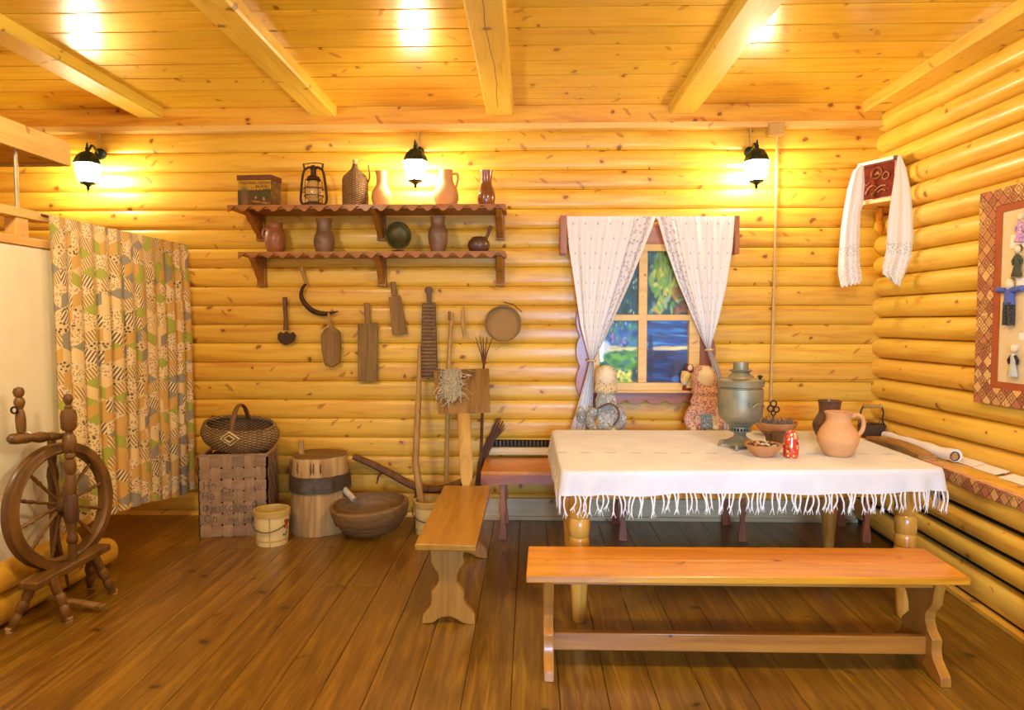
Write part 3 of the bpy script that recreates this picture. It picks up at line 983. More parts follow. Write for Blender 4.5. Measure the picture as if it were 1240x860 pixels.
# ================================================================== WALL SHELVES AND THEIR CROCKERY
def scallop_shelf(label, xa, xb, d0, ztop, hb, zb, bx, nsc, back_d=5.31):
    th = 0.028
    sh = thing('wall_shelf', label, 'shelf', ((xa + xb) / 2, back_d, zb))
    m = MB(); m.box2((xa, d0 + 0.018, ztop - th), (xb, back_d + 0.015, ztop)); m.build('shelf_board', M['shelf'], sh, 0.003)
    pts = [V(xa, d0, ztop), V(xb, d0, ztop)]
    n = nsc * 10
    for i in range(n + 1):
        t_ = i / n
        pts.append(V(lerp(xb, xa, t_), d0, ztop - hb * (0.62 + 0.38 * math.cos(t_ * nsc * 2 * PI))))
    m = MB(); m.prism(pts, (0, 0.018, 0)); m.build('scalloped_edge', M['shelf'], sh)
    for x in bx:
        dz = ztop - th - zb
        dd = back_d - d0 - 0.03
        prof = [(0, 0), (dd, 0), (dd * .93, -dz * .12), (dd * .78, -dz * .22), (dd * .70, -dz * .38), (dd * .52, -dz * .50), (dd * .42, -dz * .66), (dd * .22, -dz * .82), (dd * .16, -dz * .97), (0, -dz)]
        m = MB(); m.prism([V(x - 0.022, back_d + 0.012 - a, ztop - th + b) for a, b in prof], (0.044, 0, 0))
        br_ = m.build('bracket', M['shelf'], sh, 0.003)
        m = MB(); m.box2((x - 0.034, back_d - 0.018, zb - 0.012), (x + 0.034, back_d + 0.015, ztop - th)); m.build('back_plate', M['shelf'], br_, 0.003)
    return sh


US, LS = 2.403, 2.073
scallop_shelf('upper reddish-brown wall shelf with a scalloped front edge', -2.213, -0.180, 4.97, US, 0.048, 2.195, (-2.10, -1.156, -0.231), 18)
scallop_shelf('lower reddish-brown wall shelf with a scalloped front edge', -2.179, -0.183, 5.06, LS, 0.048, 1.84, (-2.10, -1.153, -0.231), 18)


def at_px(x, d, z): return V(P(x, 390, d).x, d, z)


def pot(name, label, cat, px, d, z, prof, mat, scale_px=None, group=None, handle=None, n=28, tilt=None):
    """prof in image pixels (radius, height above base)"""
    k = (Vector((px - 642, 0)).length * 0 + d) / FPX
    base = at_px(px, d, z)
    th_ = thing(name, label, cat, base, group)
    pr = [(max(r * k, 1e-4), h * k) for r, h in prof]
    out = []
    cr = smooth_curve([V(r, 0, h) for r, h in pr], 4)
    out = [(max(p.x, 1e-4), p.z) for p in cr]
    wall = 0.006
    top = out[-1]
    inner = [(max(top[0] - wall, .002), top[1] + 0.001)] + [(max(r - wall, .002), h) for r, h in out[::-1] if h > 0.012] + [(1e-4, 0.012)]
    m = MB(); m.lathe([(1e-4, 0)] + out + inner, base, n, caps=False)
    body = m.build('body', mat, th_)
    if handle:
        pts, rad = handle
        hm = MB(); hm.tube(smooth_curve([base + V(a * k, c_ * k, b * k) for a, b, c_ in pts], 5), rad * k, 8)
        hm.build('handle', mat, th_)
    return th_


# upper shelf, left to right
# -- printed tin box
tin = thing('tin_box', 'old printed tin box with yellow lettering at the left end of the upper shelf', 'tin', at_px(317, 5.17, US))
p0 = at_px(291, 5.09, US); p1 = at_px(331, 5.075, US); p2 = at_px(343, 5.20, US)
e1 = (p1 - p0); e1.z = 0; e2 = p2 - p1; e2.z = 0
H_ = 0.232
q0, q1, q2, q3 = p0, p0 + e1, p0 + e1 + e2, p0 + e2
t = NT('tin_lithograph')
at = t.node('ShaderNodeVertexColor', layer_name='print')
M['tinprint'] = t.done(at.outputs[0], 0.4, 0.2)
st = []
rs = random.Random(11)
for i in range(60): st.append((rs.uniform(.02, .98), rs.uniform(.5, 1), .05, .04, rs.uniform(0, 3), rs.choice([lin(70, 60, 20), lin(90, 45, 20), lin(50, 60, 30), lin(110, 60, 30)]), .7))
for i in range(26): st.append((rs.uniform(.5, .95), rs.uniform(.5, .66), .04, .035, 0, rs.choice([lin(75, 85, 25), lin(60, 75, 30)]), .8))
st += [(.20, .62, .17, .33, 0, lin(85, 85, 60), .9), (.20, .66, .12, .26, 0, lin(120, 95, 70), .8), (.20, .72, .05, .16, 0, lin(150, 80, 40), .8), (.24, .86, .09, .1, 0, lin(140, 105, 35), .7)]
for i in range(8): st.append((.42 + i * .07, .80 + i * .012, .06, .03, .15, rs.choice([lin(180, 130, 60), lin(150, 60, 50), lin(170, 110, 50)]), .8))
st += [(.54, .69, .025, .05, 0, lin(205, 150, 110), .9), (.78, .73, .035, .06, 0, lin(200, 140, 120), .9), (.15, .95, .06, .03, 0, lin(220, 205, 170), .9), (.5, .95, .3, .05, .1, lin(80, 40, 20), .7)]


def bgt(u, v):
    import numpy as np
    a = np.array(lin(196, 150, 45)); b = np.array(lin(90, 65, 30))
    return np.where((v < .44)[..., None], a, b)


img = painted(60, 48, st, bgt)
m = MB(); m.grid(lambda u, v: q0 + e1 * u + V(0, 0, H_ * (1 - v) * .96 + .004), 59, 47, uv=False)
fr_col = [tuple(img[j, i]) for j in range(48) for i in range(60)]
m.xf(Matrix.Translation(V(e1.y, -e1.x, 0).normalized() * 0.0015))
m.build('printed_front', M['tinprint'], tin, colors=fr_col)
m = MB(); m.prism([q0, q1, q2, q3], (0, 0, H_)); m.build('tin_body', plain('tin_side', (0.30, 0.20, 0.06), 0.45, 0.3, 0.0, 26, col2=(0.12, 0.05, 0.02)), tin, 0.004)
m = MB(); nn1 = V(e1.y, -e1.x, 0).normalized() * .006; nn2 = V(e2.y, -e2.x, 0).normalized() * .006
m.prism([q0 + nn1 - nn2, q1 + nn1 + nn2, q2 - nn1 + nn2, q3 - nn1 - nn2], (0, 0, .038)); m.xf(Matrix.Translation((0, 0, H_ - .03)))
m.build('lid', plain('tin_lid', (0.20, 0.07, 0.03), 0.45, 0.3, 0.4, 40), tin, 0.004)


def text_mesh(name, body, size, origin, xdir, zdir, mat, parent, ext=0.0006, align_x='LEFT'):
    cu = bpy.data.curves.new(name, 'FONT'); cu.body = body; cu.size = size; cu.extrude = ext; cu.align_x = align_x
    tmp = bpy.data.objects.new(name, cu); COL.objects.link(tmp)
    dg = bpy.context.evaluated_depsgraph_get()
    me_ = bpy.data.meshes.new_from_object(tmp.evaluated_get(dg))
    bpy.data.objects.remove(tmp); bpy.data.curves.remove(cu)
    xd, zd = Vector(xdir).normalized(), Vector(zdir).normalized()
    nd = xd.cross(zd)
    Mx = Matrix((xd, zd, nd)).transposed().to_4x4(); Mx.translation = Vector(origin) - wpos(parent)
    me_.transform(Mx)
    me_.materials.clear(); me_.materials.append(mat)
    o = bpy.data.objects.new(name, me_); o.parent = parent; COL.objects.link(o)
    return o


ink = plain('brown_print_ink', (0.10, 0.04, 0.012), 0.5)
fo = nn1.normalized() * .003
text_mesh('lettering', 'Паровая фабрика', 0.030, q0 + e1 * .06 + V(0, 0, H_ * .745) + fo, e1, (0, 0, 1), ink, tin)
text_mesh('lettering', 'въ Вене', 0.028, q0 + e1 * .53 + V(0, 0, H_ * .635) + fo, e1, (0, 0, 1), ink, tin)
text_mesh('lettering', 'С.Г.Ганъ', 0.038, q0 + e1 * .40 + V(0, 0, H_ * .525) + fo, e1, (0, 0, 1), ink, tin)

# -- kerosene lantern
kl = thing('kerosene_lantern', 'old wire-guarded kerosene lantern standing on the upper shelf', 'lantern', at_px(382, 5.15, US))
b = wpos(kl); k = 5.15 / FPX
m = MB(); m.lathe([(1e-4, 0), (15 * k, 0), (15.5 * k, 2 * k), (14.5 * k, 5 * k), (12 * k, 6 * k), (7 * k, 8 * k), (1e-4, 8 * k)], b, 24, caps=False); m.build('fuel_tank', M['rust'], kl)
t = NT('lantern_glass'); t.b.inputs['Transmission Weight'].default_value = 0.75; M['lglass'] = t.done((0.80, 0.66, 0.40), 0.08)
m = MB(); m.lathe([(6 * k, 8 * k), (9.5 * k, 13 * k), (10.5 * k, 20 * k), (8.5 * k, 28 * k), (6 * k, 33 * k)], b, 20, caps=False); m.build('glass_chimney', M['lglass'], kl)
m = MB(); m.lathe([(7 * k, 33 * k), (9 * k, 34 * k), (7 * k, 38 * k), (3.5 * k, 40 * k), (3.5 * k, 47 * k), (4.5 * k, 48 * k), (4.5 * k, 50 * k), (1e-4, 53 * k)], b, 20); m.build('chimney_cap', M['rust'], kl)
for s_ in (-1, 1):
    m = MB(); m.tube(smooth_curve([b + V(s_ * 12 * k, 0, 3 * k), b + V(s_ * 15.5 * k, 0, 9 * k), b + V(s_ * 15.5 * k, 0, 18 * k), b + V(s_ * 13.5 * k, 0, 36 * k), b + V(s_ * 11 * k, 0, 46 * k), b + V(s_ * 4 * k, 0, 50 * k)], 5), 1.5 * k, 8); m.build('side_tube', M['rust'], kl)
    m = MB(); m.tube([b + V(s_ * 10.5 * k, 0, 46 * k), b + V(s_ * 12 * k, 0, 54 * k)], [1.4 * k, 1.0 * k], 6); m.build('handle_lug', M['rust'], kl)
m = MB()
for zz in (15, 24):
    m.tube([b + V(math.cos(q) * 11.5 * k, math.sin(q) * 11.5 * k, zz * k) for q in [2 * PI * i / 20 for i in range(20)]], .5 * k, 5, closed=True)
for i in range(4):
    q = PI / 4 + i * PI / 2
    m.tube([b + V(math.cos(q) * 11 * k, math.sin(q) * 11 * k, zz * k) for zz in (7, 15, 24, 34)], .5 * k, 5)
m.build('wire_guard', M['rust'], kl)
m = MB(); m.tube(smooth_curve([b + V(-12 * k, 0, 53 * k), b + V(-8 * k, 4 * k, 55 * k), b + V(0, 6 * k, 56 * k), b + V(8 * k, 4 * k, 55 * k), b + V(12 * k, 0, 53 * k)], 4), .6 * k, 5); m.build('bail', M['rust'], kl)


def wicker(name, c1, c2, ax='Z', su=70, sv=90, rough=.75, bump=.9):
    """woven withies: two crossing waves in cylinder coordinates"""
    t = NT(name)
    s = t.sep(t.coord())
    an = t.math('ARCTAN2', s[1], s[0])
    a = t.math('SINE', t.math('MULTIPLY', an, su))
    z = t.math('MULTIPLY', s[2], sv * 6.283)
    sgn = t.math('SIGN', a)
    wv = t.math('SINE', t.math('ADD', z, t.math('MULTIPLY', sgn, 1.57)))
    h = t.math('ADD', t.math('MULTIPLY', wv, .5), t.math('MULTIPLY', t.math('ABSOLUTE', a), .4))
    n = t.noise(t.coord(), 18, 3)
    col = t.mix(t.step(h, -.3, .6), c2, c1)
    col = t.mix(t.math('MULTIPLY', t.step(n, .4, .7), .4), col, c2)
    t.bump(h, bump, .006)
    return t.done(col, rough)


M['wicker_flask'] = wicker('flask_wicker', (0.34, 0.19, 0.07), (0.10, 0.045, 0.014), su=14, sv=62)
fk = thing('wicker_flask', 'wicker-covered bottle with a narrow neck on the upper shelf', 'bottle', at_px(432, 5.15, US))
b = wpos(fk)
m = MB(); m.lathe([(1e-4, 0), (15 * k, 0), (15.5 * k, 3 * k), (15.5 * k, 34 * k), (14 * k, 38 * k), (9 * k, 43 * k), (5 * k, 47 * k), (3.2 * k, 51 * k), (3.2 * k, 53 * k)], b, 26); m.build('wicker_cover', M['wicker_flask'], fk)
m = MB(); m.lathe([(2.6 * k, 52.5 * k), (2.6 * k, 56 * k), (3.2 * k, 57 * k), (3.2 * k, 58 * k)], b, 14); m.build('neck', M['clay_pale'], fk)
m = MB(); m.tube(smooth_curve([b + V(15 * k, 0, 30 * k), b + V(17.5 * k, 0, 38 * k), b + V(16 * k, 0, 52 * k)], 5), .9 * k, 6); m.build('handle', M['twig'], fk)

pot('clay_jug', 'tan handleless clay jug on the upper shelf left of the lamp', 'jug', 463.5, 5.15, US,
    [(8, 0), (10, 4), (12, 12), (11, 20), (7, 27), (6, 33), (6.5, 40), (7.5, 44)], M['clay_pale'])
pot('clay_jug', 'tan clay jug with side handle on the upper shelf right of the lamp', 'jug', 541, 5.15, US,
    [(10, 0), (13, 5), (15, 13), (13.5, 22), (9, 31), (8, 38), (8.5, 45)], M['clay_pale'],
    handle=([(8, 40, 0), (13, 41, 0), (14.5, 35, 0), (13, 29, 0), (12.5, 25, 0)], 1.6))
pot('clay_jug', 'glossy red-brown narrow jug at the right end of the upper shelf', 'jug', 589, 5.15, US,
    [(7.5, 0), (10, 5), (11, 13), (9.5, 21), (7, 28), (7, 36), (8, 44)], M['clay_glaze'])
# lower shelf, left to right
pot('clay_mug', 'small red clay pot with side handle at the left end of the lower shelf', 'pot', 335, 5.17, LS,
    [(8, 0), (11, 5), (12.5, 14), (11.5, 24), (9, 30), (9, 33), (10, 36)], M['clay_red'],
    handle=([(-9, 29, 0), (-14, 28, 0), (-15, 22, 0), (-11.5, 15, 0)], 1.6))
pot('clay_jug', 'sooty grey-brown clay jug second from the left on the lower shelf', 'jug', 394, 5.17, LS,
    [(9, 0), (11, 5), (12.5, 13), (11.5, 20), (9, 26), (8.5, 33), (9, 38), (10, 41)], M['clay_grey'])
pot('clay_jug', 'tall dull-brown clay jug right of the dish on the lower shelf', 'jug', 531, 5.17, LS,
    [(7.5, 0), (9, 4), (11, 12), (12, 20), (11, 27), (8.5, 33), (8, 38), (9, 43)], M['clay_grey'])
# -- round dish leaning on the wall
dish = thing('round_dish', 'dark greenish round dish propped upright on the lower shelf', 'dish', at_px(483, 5.2, LS))
b = wpos(dish); k = 5.2 / FPX
Mr = Matrix.Rotation(R(-14), 3, 'X') @ Matrix.Rotation(R(18), 3, 'Z') @ Matrix.Rotation(R(90), 3, 'X')
m = MB(); m.lathe([(1e-4, 3 * k), (9 * k, 3 * k), (12 * k, 5 * k), (15.5 * k, 8.5 * k), (16.5 * k, 8.5 * k), (16.5 * k, 6.5 * k), (12.5 * k, 2 * k), (9 * k, 0), (1e-4, 0)], b + V(0, -.02, 18.2 * k), 32, caps=False, M=Mr, sx=.93, sy=1.06)
m.build('plate', plain('dark_green_bronze', (0.10, 0.085, 0.022), 0.45, 0.3, 0.5, 14, 0.2), dish)
m = MB(); m.lathe([(6 * k, 0), (7 * k, 1.5 * k), (8 * k, 3 * k)], b, 20); m.build('foot', M['darkwood'], dish)
# -- small ladle pot
lp = thing('handled_pot', 'small dark round pot with a raised handle at the right end of the lower shelf', 'pot', at_px(580, 5.17, LS))
b = wpos(lp); k = 5.17 / FPX
m = MB(); m.lathe([(1e-4, 0), (8 * k, 0), (12 * k, 3 * k), (13.5 * k, 8 * k), (12.5 * k, 13 * k), (9 * k, 17 * k), (7 * k, 18.5 * k), (5 * k, 17.5 * k), (1e-4, 14 * k)], b, 26, caps=False); m.build('body', M['clay_dark'], lp)
m = MB(); m.tube([b + V(8 * k, 0, 15 * k), b + V(12 * k, 0, 24 * k), b + V(15 * k, 0, 32 * k)], [2.2 * k, 1.9 * k, 2.4 * k], 8); m.build('handle', M['clay_dark'], lp)

# ================================================================== WALL LAMPS
tg = NT('lamp_glass')
em = tg.node('ShaderNodeEmission'); em.inputs[0].default_value = (*LAMP_COLOR, 1); em.inputs[1].default_value = LAMP_STRENGTH
tg.link(em.outputs[0], tg.out.inputs[0])
M['lampglass'] = tg.mat


def wall_lamp(label, pxw, pyw, pxl, pyl, mat):
    wp = P(pxw, pyw, 5.315)
    lt = thing('wall_lantern', label, 'lamp', wp, 'lit wall lanterns on the log wall')
    d = 5.15
    c = V(wp.x, d, P(pxl, pyl, d).z + 0.042)
    m = MB(); m.lathe([(1e-4, 0), (.045, 0), (.045, .012), (.03, .022), (1e-4, .026)], wp, 20, M=align((0, -1, 0))); m.build('wall_plate', mat, lt)
    m = MB(); m.tube(smooth_curve([wp, wp + V(0, -.05, .015), wp + V(0, -.11, .04), c + V(0, 0, .028)], 5), .009, 8); m.build('arm', mat, lt)
    m = MB(); m.lathe([(.104, -.05), (.098, -.042), (.086, -.015), (.068, .015), (.045, .038), (.016, .05), (.012, .06), (.016, .07), (.008, .08), (.01, .09), (.003, .115)], c, 8, caps=False); m.build('cap', mat, lt)
    m = MB(); m.lathe([(.078, -.046), (.080, -.09), (.070, -.15), (.05, -.188), (1e-4, -.192)], c, 16, caps=True); m.build('glass', M['lampglass'], lt)
    m = MB()
    for i in range(6):
        q = 2 * PI * (i + .5) / 6
        m.tube([c + V(math.cos(q) * r_, math.sin(q) * r_, z_) for r_, z_ in ((.084, -.045), (.086, -.09), (.075, -.152), (.05, -.192))], .0035, 5)
    m.build('ribs', mat, lt)
    m = MB(); m.lathe([(.056, -.185), (.05, -.198), (.02, -.21), (.01, -.22), (.013, -.235), (.004, -.245), (.003, -.275)], c, 12); m.build('finial', mat, lt)
    m = MB(); m.box2((wp.x - .006, 5.302, wp.z + .04), (wp.x + .006, 5.316, 3.04)); m.build('cable', M['cable'], lt)
    return lt


wall_lamp('lit green-black wall lantern above the patchwork curtain', 122, 187, 106, 198, M['lampgreen'])
wall_lamp('lit wall lantern behind the jugs of the upper shelf', 507, 185, 500, 195, M['lampgreen'])
wall_lamp('lit wall lantern to the right of the window curtains', 908, 185, 921, 195, M['lampgreen'])
# ---- junction box with its conduit
jb = thing('junction_box', 'tan junction box with a conduit running down the log wall right of the lantern', 'junction box', P(940, 162, 5.3))
a, b = P(932, 148, 5.24), P(950, 163, 5.24)
m = MB(); m.box2((a.x, 5.235, b.z), (b.x, 5.315, a.z)); m.build('box', M['cable'], jb, .006)
m = MB(); m.tube([V(P(941, 162, 5.305).x, 5.303, P(941, 162, 5.305).z), P(938, 320, 5.303), P(933, 505, 5.303)], .011, 8); m.build('conduit', M['cable'], jb)

# ================================================================== TOOLS ON THE WALL
def outline(pts, d, t_, dd=None):
    """solid cut from a board: pixel outline on the plane y = d, thickness t_ towards the wall"""
    m = MB(); m.prism([P(x, y, d) for x, y in pts], (0, t_, 0)); return m


DW = 5.285
# -- chopper
ch = thing('chopper', 'small hand chopper with a half-moon blade hanging left of the sickle', 'chopper', P(346, 418, DW))
m = MB(); m.tube([P(345, 360, DW), P(345, 372, DW), P(346, 385, DW), P(346, 400, DW)], [.016, .017, .015, .019], 10); m.build('handle', M['darkwood'], ch)
m = outline([(336, 405), (339, 402), (343, 404), (346, 401), (350, 404), (355, 402), (358, 406), (357, 412), (352, 416), (346, 418), (340, 416), (336, 411)], DW, .012); m.build('blade', M['rust'], ch, .003)
m = MB(); m.tube([P(345, 361, DW), P(342, 362, DW)], .008, 6); m.build('hook_end', M['darkwood'], ch)
# -- sickle
sk = thing('sickle', 'rusty curved sickle hanging above the wooden scoop', 'sickle', P(385, 380, DW))
m = MB(); m.tube(smooth_curve([P(371, 343, DW), P(366, 350, DW), P(365, 360, DW), P(371, 370, DW), P(380, 377, DW), P(391, 380, DW), P(401, 379, DW), P(410, 377, DW)], 5), [lerp(.010, .022, min(1, i / 14)) if i < 25 else lerp(.022, .003, (i - 25) / 10) for i in range(36)], 8, flat=.9); m.build('blade', M['rust'], sk)
m = MB(); m.tube([P(365, 324, DW), P(368, 335, DW), P(371, 344, DW)], [.017, .014, .012], 8); m.build('handle', M['oldwood_pale'], sk)
# -- scoop
sp = thing('wooden_scoop', 'grey wooden flour scoop hanging below the sickle', 'scoop', P(401, 444, DW))
m = MB()
oa = [(393, 398), (399, 395.5), (405, 397), (411, 402), (412, 420), (411, 440), (402, 445), (393, 443), (389, 425), (388, 406)]
m.prism([P(x, y, 5.262) for x, y in oa], (0, .04, 0)); m.build('bowl', M['oldwood'], sp, .008)
m = MB(); m.prism([P(lerp(401, x, .78), lerp(420, y, .82), 5.2605) for x, y in oa], (0, .004, 0)); m.build('hollow', M['oldwood'], sp)
m = MB(); m.tube([P(401, 398, 5.27), P(399, 390, 5.27), P(398, 379, 5.27)], [.016, .012, .009], 8); m.build('handle', M['oldwood_pale'], sp)
# -- paddles
pd = thing('wooden_paddle', 'wide straight wooden paddle hanging in the middle of the wall tools', 'paddle', P(445, 462, DW))
m = outline([(433, 393), (457, 391), (457, 462), (433, 462)], DW, .025); m.build('blade', M['oldwood'], pd, .004)
m = outline([(440.5, 367), (447, 367), (448, 393), (441.5, 393)], DW, .024); m.build('handle', M['oldwood'], pd, .004)
pd = thing('wooden_paddle', 'small tilted wooden paddle hanging under the lower shelf', 'paddle', P(482, 407, DW))
m = outline([(470.5, 360), (484, 357.5), (493, 404.5), (475, 406.5)], DW, .025); m.build('blade', M['oldwood'], pd, .004)
m = outline([(472, 341.5), (478.5, 341), (480.5, 358), (474, 359)], DW, .024); m.build('handle', M['oldwood'], pd, .004)
# -- ribbed mangle board
rb = thing('ribbed_mangle_board', 'dark tapered mangle board with a ribbed face and knob handle', 'mangle board', P(519, 458, DW))
m = outline([(511, 367), (527, 367), (530, 457), (509, 457.5)], DW, .03); m.build('board', M['darkwood'], rb, .003)
m = outline([(517, 366), (516, 356), (514, 352), (515, 348), (519, 347), (523, 348), (524, 352), (522, 356), (522, 367)], DW, .026); m.build('handle', M['darkwood'], rb, .004)
for i in range(20):
    y = 371 + i * 4.35
    f_ = (y - 367) / 90
    xl_, xr_ = lerp(511, 509, f_) + .8, lerp(527, 530, f_) - .8
    m = MB(); m.tube([P(xl_, y, DW - .006), P(xr_, y, DW - .006)], .0085, 6); m.build('rib', M['oldwood'], rb)
# -- spindle
m = MB(); m.tube([P(562, 369, DW), P(561, 378, DW), P(560.5, 392, DW), P(562, 403, DW), P(562, 411, DW)], [.004, .013, .018, .014, .003], 10)
tag(m.build('spindle', M['oldwood_pale']), 'thin wooden spindle hanging on the wall left of the sieve', 'spindle')
# -- sieve
sv = thing('sieve', 'round wooden sieve hanging on the log wall', 'sieve', P(609, 414, DW))
c = P(609.5, 392, 5.27); rr = 22 * 5.27 / FPX
m = MB(); m.lathe([(rr, -.045), (rr, .045), (rr - .008, .045), (rr - .008, -.045), (rr, -.045)], c, 40, caps=False, M=align((0, -1, 0))); m.build('hoop', M['oldwood'], sv)
t = NT('sieve_mesh'); s = t.sep(t.coord())
g1 = t.math('MULTIPLY', t.math('SINE', t.math('MULTIPLY', s[0], 1400)), t.math('SINE', t.math('MULTIPLY', s[2], 1400)))
t.bump(g1, .3, .002)
M['sievemesh'] = t.done(t.mix(t.step(g1, -.2, .4), (0.32, 0.16, 0.035), (0.46, 0.26, 0.07)), .7)
m = MB(); m.lathe([(1e-4, .002), (rr - .009, .002), (rr - .009, -.002), (1e-4, -.002)], c + V(0, .01, 0), 40, caps=False, M=align((0, -1, 0))); m.build('mesh', M['sievemesh'], sv)
m = MB(); m.tube([P(610, 366, 5.28), P(622, 369, 5.26), P(632, 378, 5.26)], .004, 5); m.build('hanging_twig', M['twig'], sv)
# -- bread peel standing on the short bench
pe = thing('bread_peel', 'large square-headed bread peel leaning on the wall behind the short bench', 'peel', V(P(566, 592, 4.5).x, 4.5, .45))
hp = lambda x, y: P(x, y, lerp(5.23, 4.52, max(0, (y - 447)) / (590 - 447)))
m = MB(); m.prism([hp(x, y) for x, y in ((525, 451), (532, 448), (545, 449), (592, 447), (594, 500), (575, 501), (548, 501), (531, 502), (527, 480))], (0, .018, .004)); m.build('head', M['oldwood'], pe, .003)
bot = V(P(567, 592, 4.5).x, 4.50, .452)
m = MB(); m.prism([hp(554, 500.5), hp(569, 500.5), hp(571, 540), hp(573, 560), hp(572, 579), hp(568, 590), hp(560, 590), hp(557, 578), hp(556, 560), hp(556, 540)], (0, .022, .004)); m.build('shaft', M['oldwood_pale'], pe, .004)
# -- distaff pole with a hank of raw wool
dp = thing('distaff_pole', 'pale pole with a hank of raw wool standing behind the bread peel', 'distaff', PZ(538, 613, 0))
pb_ = V(P(539, 610, 5.26).x, 5.26, 0)
m = MB(); m.tube([pb_, P(541, 560, 5.265), P(543, 450, 5.28), P(547, 379, 5.29)], [.017, .018, .018, .016], 10); m.build('pole', M['oldwood_pale'], dp)
m = MB(); m.tube([P(544.5, 388, 5.275), P(544, 377, 5.272)], [.014, .010], 6); m.build('peg', M['oldwood'], dp)
m = MB(); rs3 = random.Random(9)
for i in range(330):
    a_ = rs3.gauss(547, 4.2); y0 = rs3.uniform(446, 472)
    dq = lambda y: lerp(5.23, 4.52, max(0, (y - 447)) / 143) - .035
    pts = [P(a_ + rs3.gauss(0, 1.5), y0, dq(y0) + rs3.uniform(-.02, .02))]
    xx, yy = a_, y0
    dx = rs3.gauss((a_ - 547) * .2, 2.6)
    for q in range(4):
        yy += rs3.uniform(-2, 7.5); xx += dx * .35 + rs3.gauss(0, 2.6)
        pts.append(P(xx, yy, dq(yy) + rs3.uniform(-.025, .015)))
    m.tube(smooth_curve(pts, 3), rs3.uniform(.0015, .0042), 4)
m.build('wool_hank', M['wool'], dp)
# -- dark stick with a twig whisk
tw = thing('twig_whisk', 'long dark stick ending in a small twig whisk beside the bread peel', 'whisk', V(P(580, 612, 5.12).x, 5.12, 0))
m = MB(); m.tube([V(P(580, 612, 5.12).x, 5.12, 0), P(583, 540, 5.22), P(586, 440, 5.272)], [.013, .012, .009], 8); m.build('stick', M['twig'], tw)
m = MB()
for x, y in ((576, 409), (581, 407), (585, 409), (590, 408), (596, 410)):
    m.tube([P(586, 444, 5.25), P(lerp(586, x, .35), 428, 5.25), P(x, y, 5.24)], [.007, .005, .003], 6)
m.build('twigs', M['twig'], tw)
m = MB(); m.tube([P(566, 399, 5.28), P(580, 417, 5.28), P(595, 436, 5.28)], [.005, .005, .004], 6)
tag(m.build('straw_stick', M['straw']), 'pale straw-coloured stick hung slantwise between spindle and sieve', 'stick')
# -- twig broom behind the wall bench end
bo = thing('twig_broom', 'ragged twig broom propped at the left end of the wall bench', 'broom', V(P(590, 600, 5.15).x, 5.15, 0))
m = MB(); bb_ = V(P(572, 606, 5.2).x, 5.2, 0)
m.tube([bb_, P(581, 560, 5.23), P(592, 530, 5.25)], [.016, .015, .012], 8); m.build('handle', M['twig'], bo)
m = MB()
for i in range(26):
    a_ = rs3.gauss(0, 1)
    m.tube([P(583 + a_, 556 + rs3.uniform(-6, 10), 5.24), P(595 + a_ * 2, 532, 5.25), P(606 + a_ * 3, 505 + rs3.uniform(0, 16), 5.27)], [.006, .005, .002], 5)
m.build('twigs', M['twig'], bo)

# ================================================================== THINGS ON THE FLOOR
# -- woven chip basket
cbk = thing('chip_basket', 'tall square basket woven from wide printed strips, below the wicker basket', 'basket', (-2.13, 4.97, 0))
f0, f1 = V(-2.372, 4.79, 0), V(-1.915, 4.86, 0)
ex = (f1 - f0); wB = ex.length; ex.normalize(); ey = V(-ex.y, ex.x, 0); HB = 0.585; dB = 0.33
strip_mat = wood('birch_strip', (0.44, 0.29, 0.17), (0.35, 0.215, 0.12), (0.21, 0.12, 0.062), 'X', 0, .8, 0, .35)
strip_mat_z = wood('birch_strip_upright', (0.45, 0.30, 0.165), (0.34, 0.21, 0.115), (0.20, 0.12, 0.06), 'Z', 0, .8, 0, .35)
m = MB(); m.prism([f0 + ex * .02 + ey * .015 + V(0, 0, .01), f1 - ex * .02 + ey * .015 + V(0, 0, .01), f1 - ex * .02 + ey * (dB - .015) + V(0, 0, .01), f0 + ex * .02 + ey * (dB - .015) + V(0, 0, .01)], (0, 0, HB - .03)); m.build('dark_inside', M['void'], cbk)
NVs, NHs = 6, 7
rsb = random.Random(2)


def woven_side(o, ux, uy, width):
    vw, hh = width / NVs, HB / NHs
    for i in range(NVs):
        pts_f, seg = [], NHs * 4
        xa_, xb_ = (i + rsb.uniform(.03, .10)) * vw, (i + rsb.uniform(.90, .97)) * vw
        m = MB()
        prof = [(-.006 * math.sin((j / 4 + i) * PI + PI / 2 * 0), HB * j / seg) for j in range(seg + 1)]
        m.grid(lambda u, v: o + ux * lerp(xa_, xb_, u) - uy * (.012 + .005 * math.sin((v * NHs + i) * PI)) + V(0, 0, HB * v), 1, seg, uv=False)
        m.grid(lambda u, v: o + ux * lerp(xa_, xb_, u) - uy * (.010 + .005 * math.sin((v * NHs + i) * PI)) + V(0, 0, HB * v), 1, seg, uv=False)
        m.build('upright_strip', strip_mat_z, cbk)
    for j in range(NHs):
        za, zb_ = (j + rsb.uniform(.03, .11)) * hh, (j + rsb.uniform(.89, .97)) * hh
        m = MB(); seg = NVs * 4
        m.grid(lambda u, v: o + ux * (width * u) - uy * (.012 - .005 * math.sin((u * NVs + j) * PI)) + V(0, 0, lerp(za, zb_, v)), seg, 1, uv=False)
        m.grid(lambda u, v: o + ux * (width * u) - uy * (.010 - .005 * math.sin((u * NVs + j) * PI)) + V(0, 0, lerp(za, zb_, v)), seg, 1, uv=False)
        m.build('cross_strip', strip_mat, cbk)


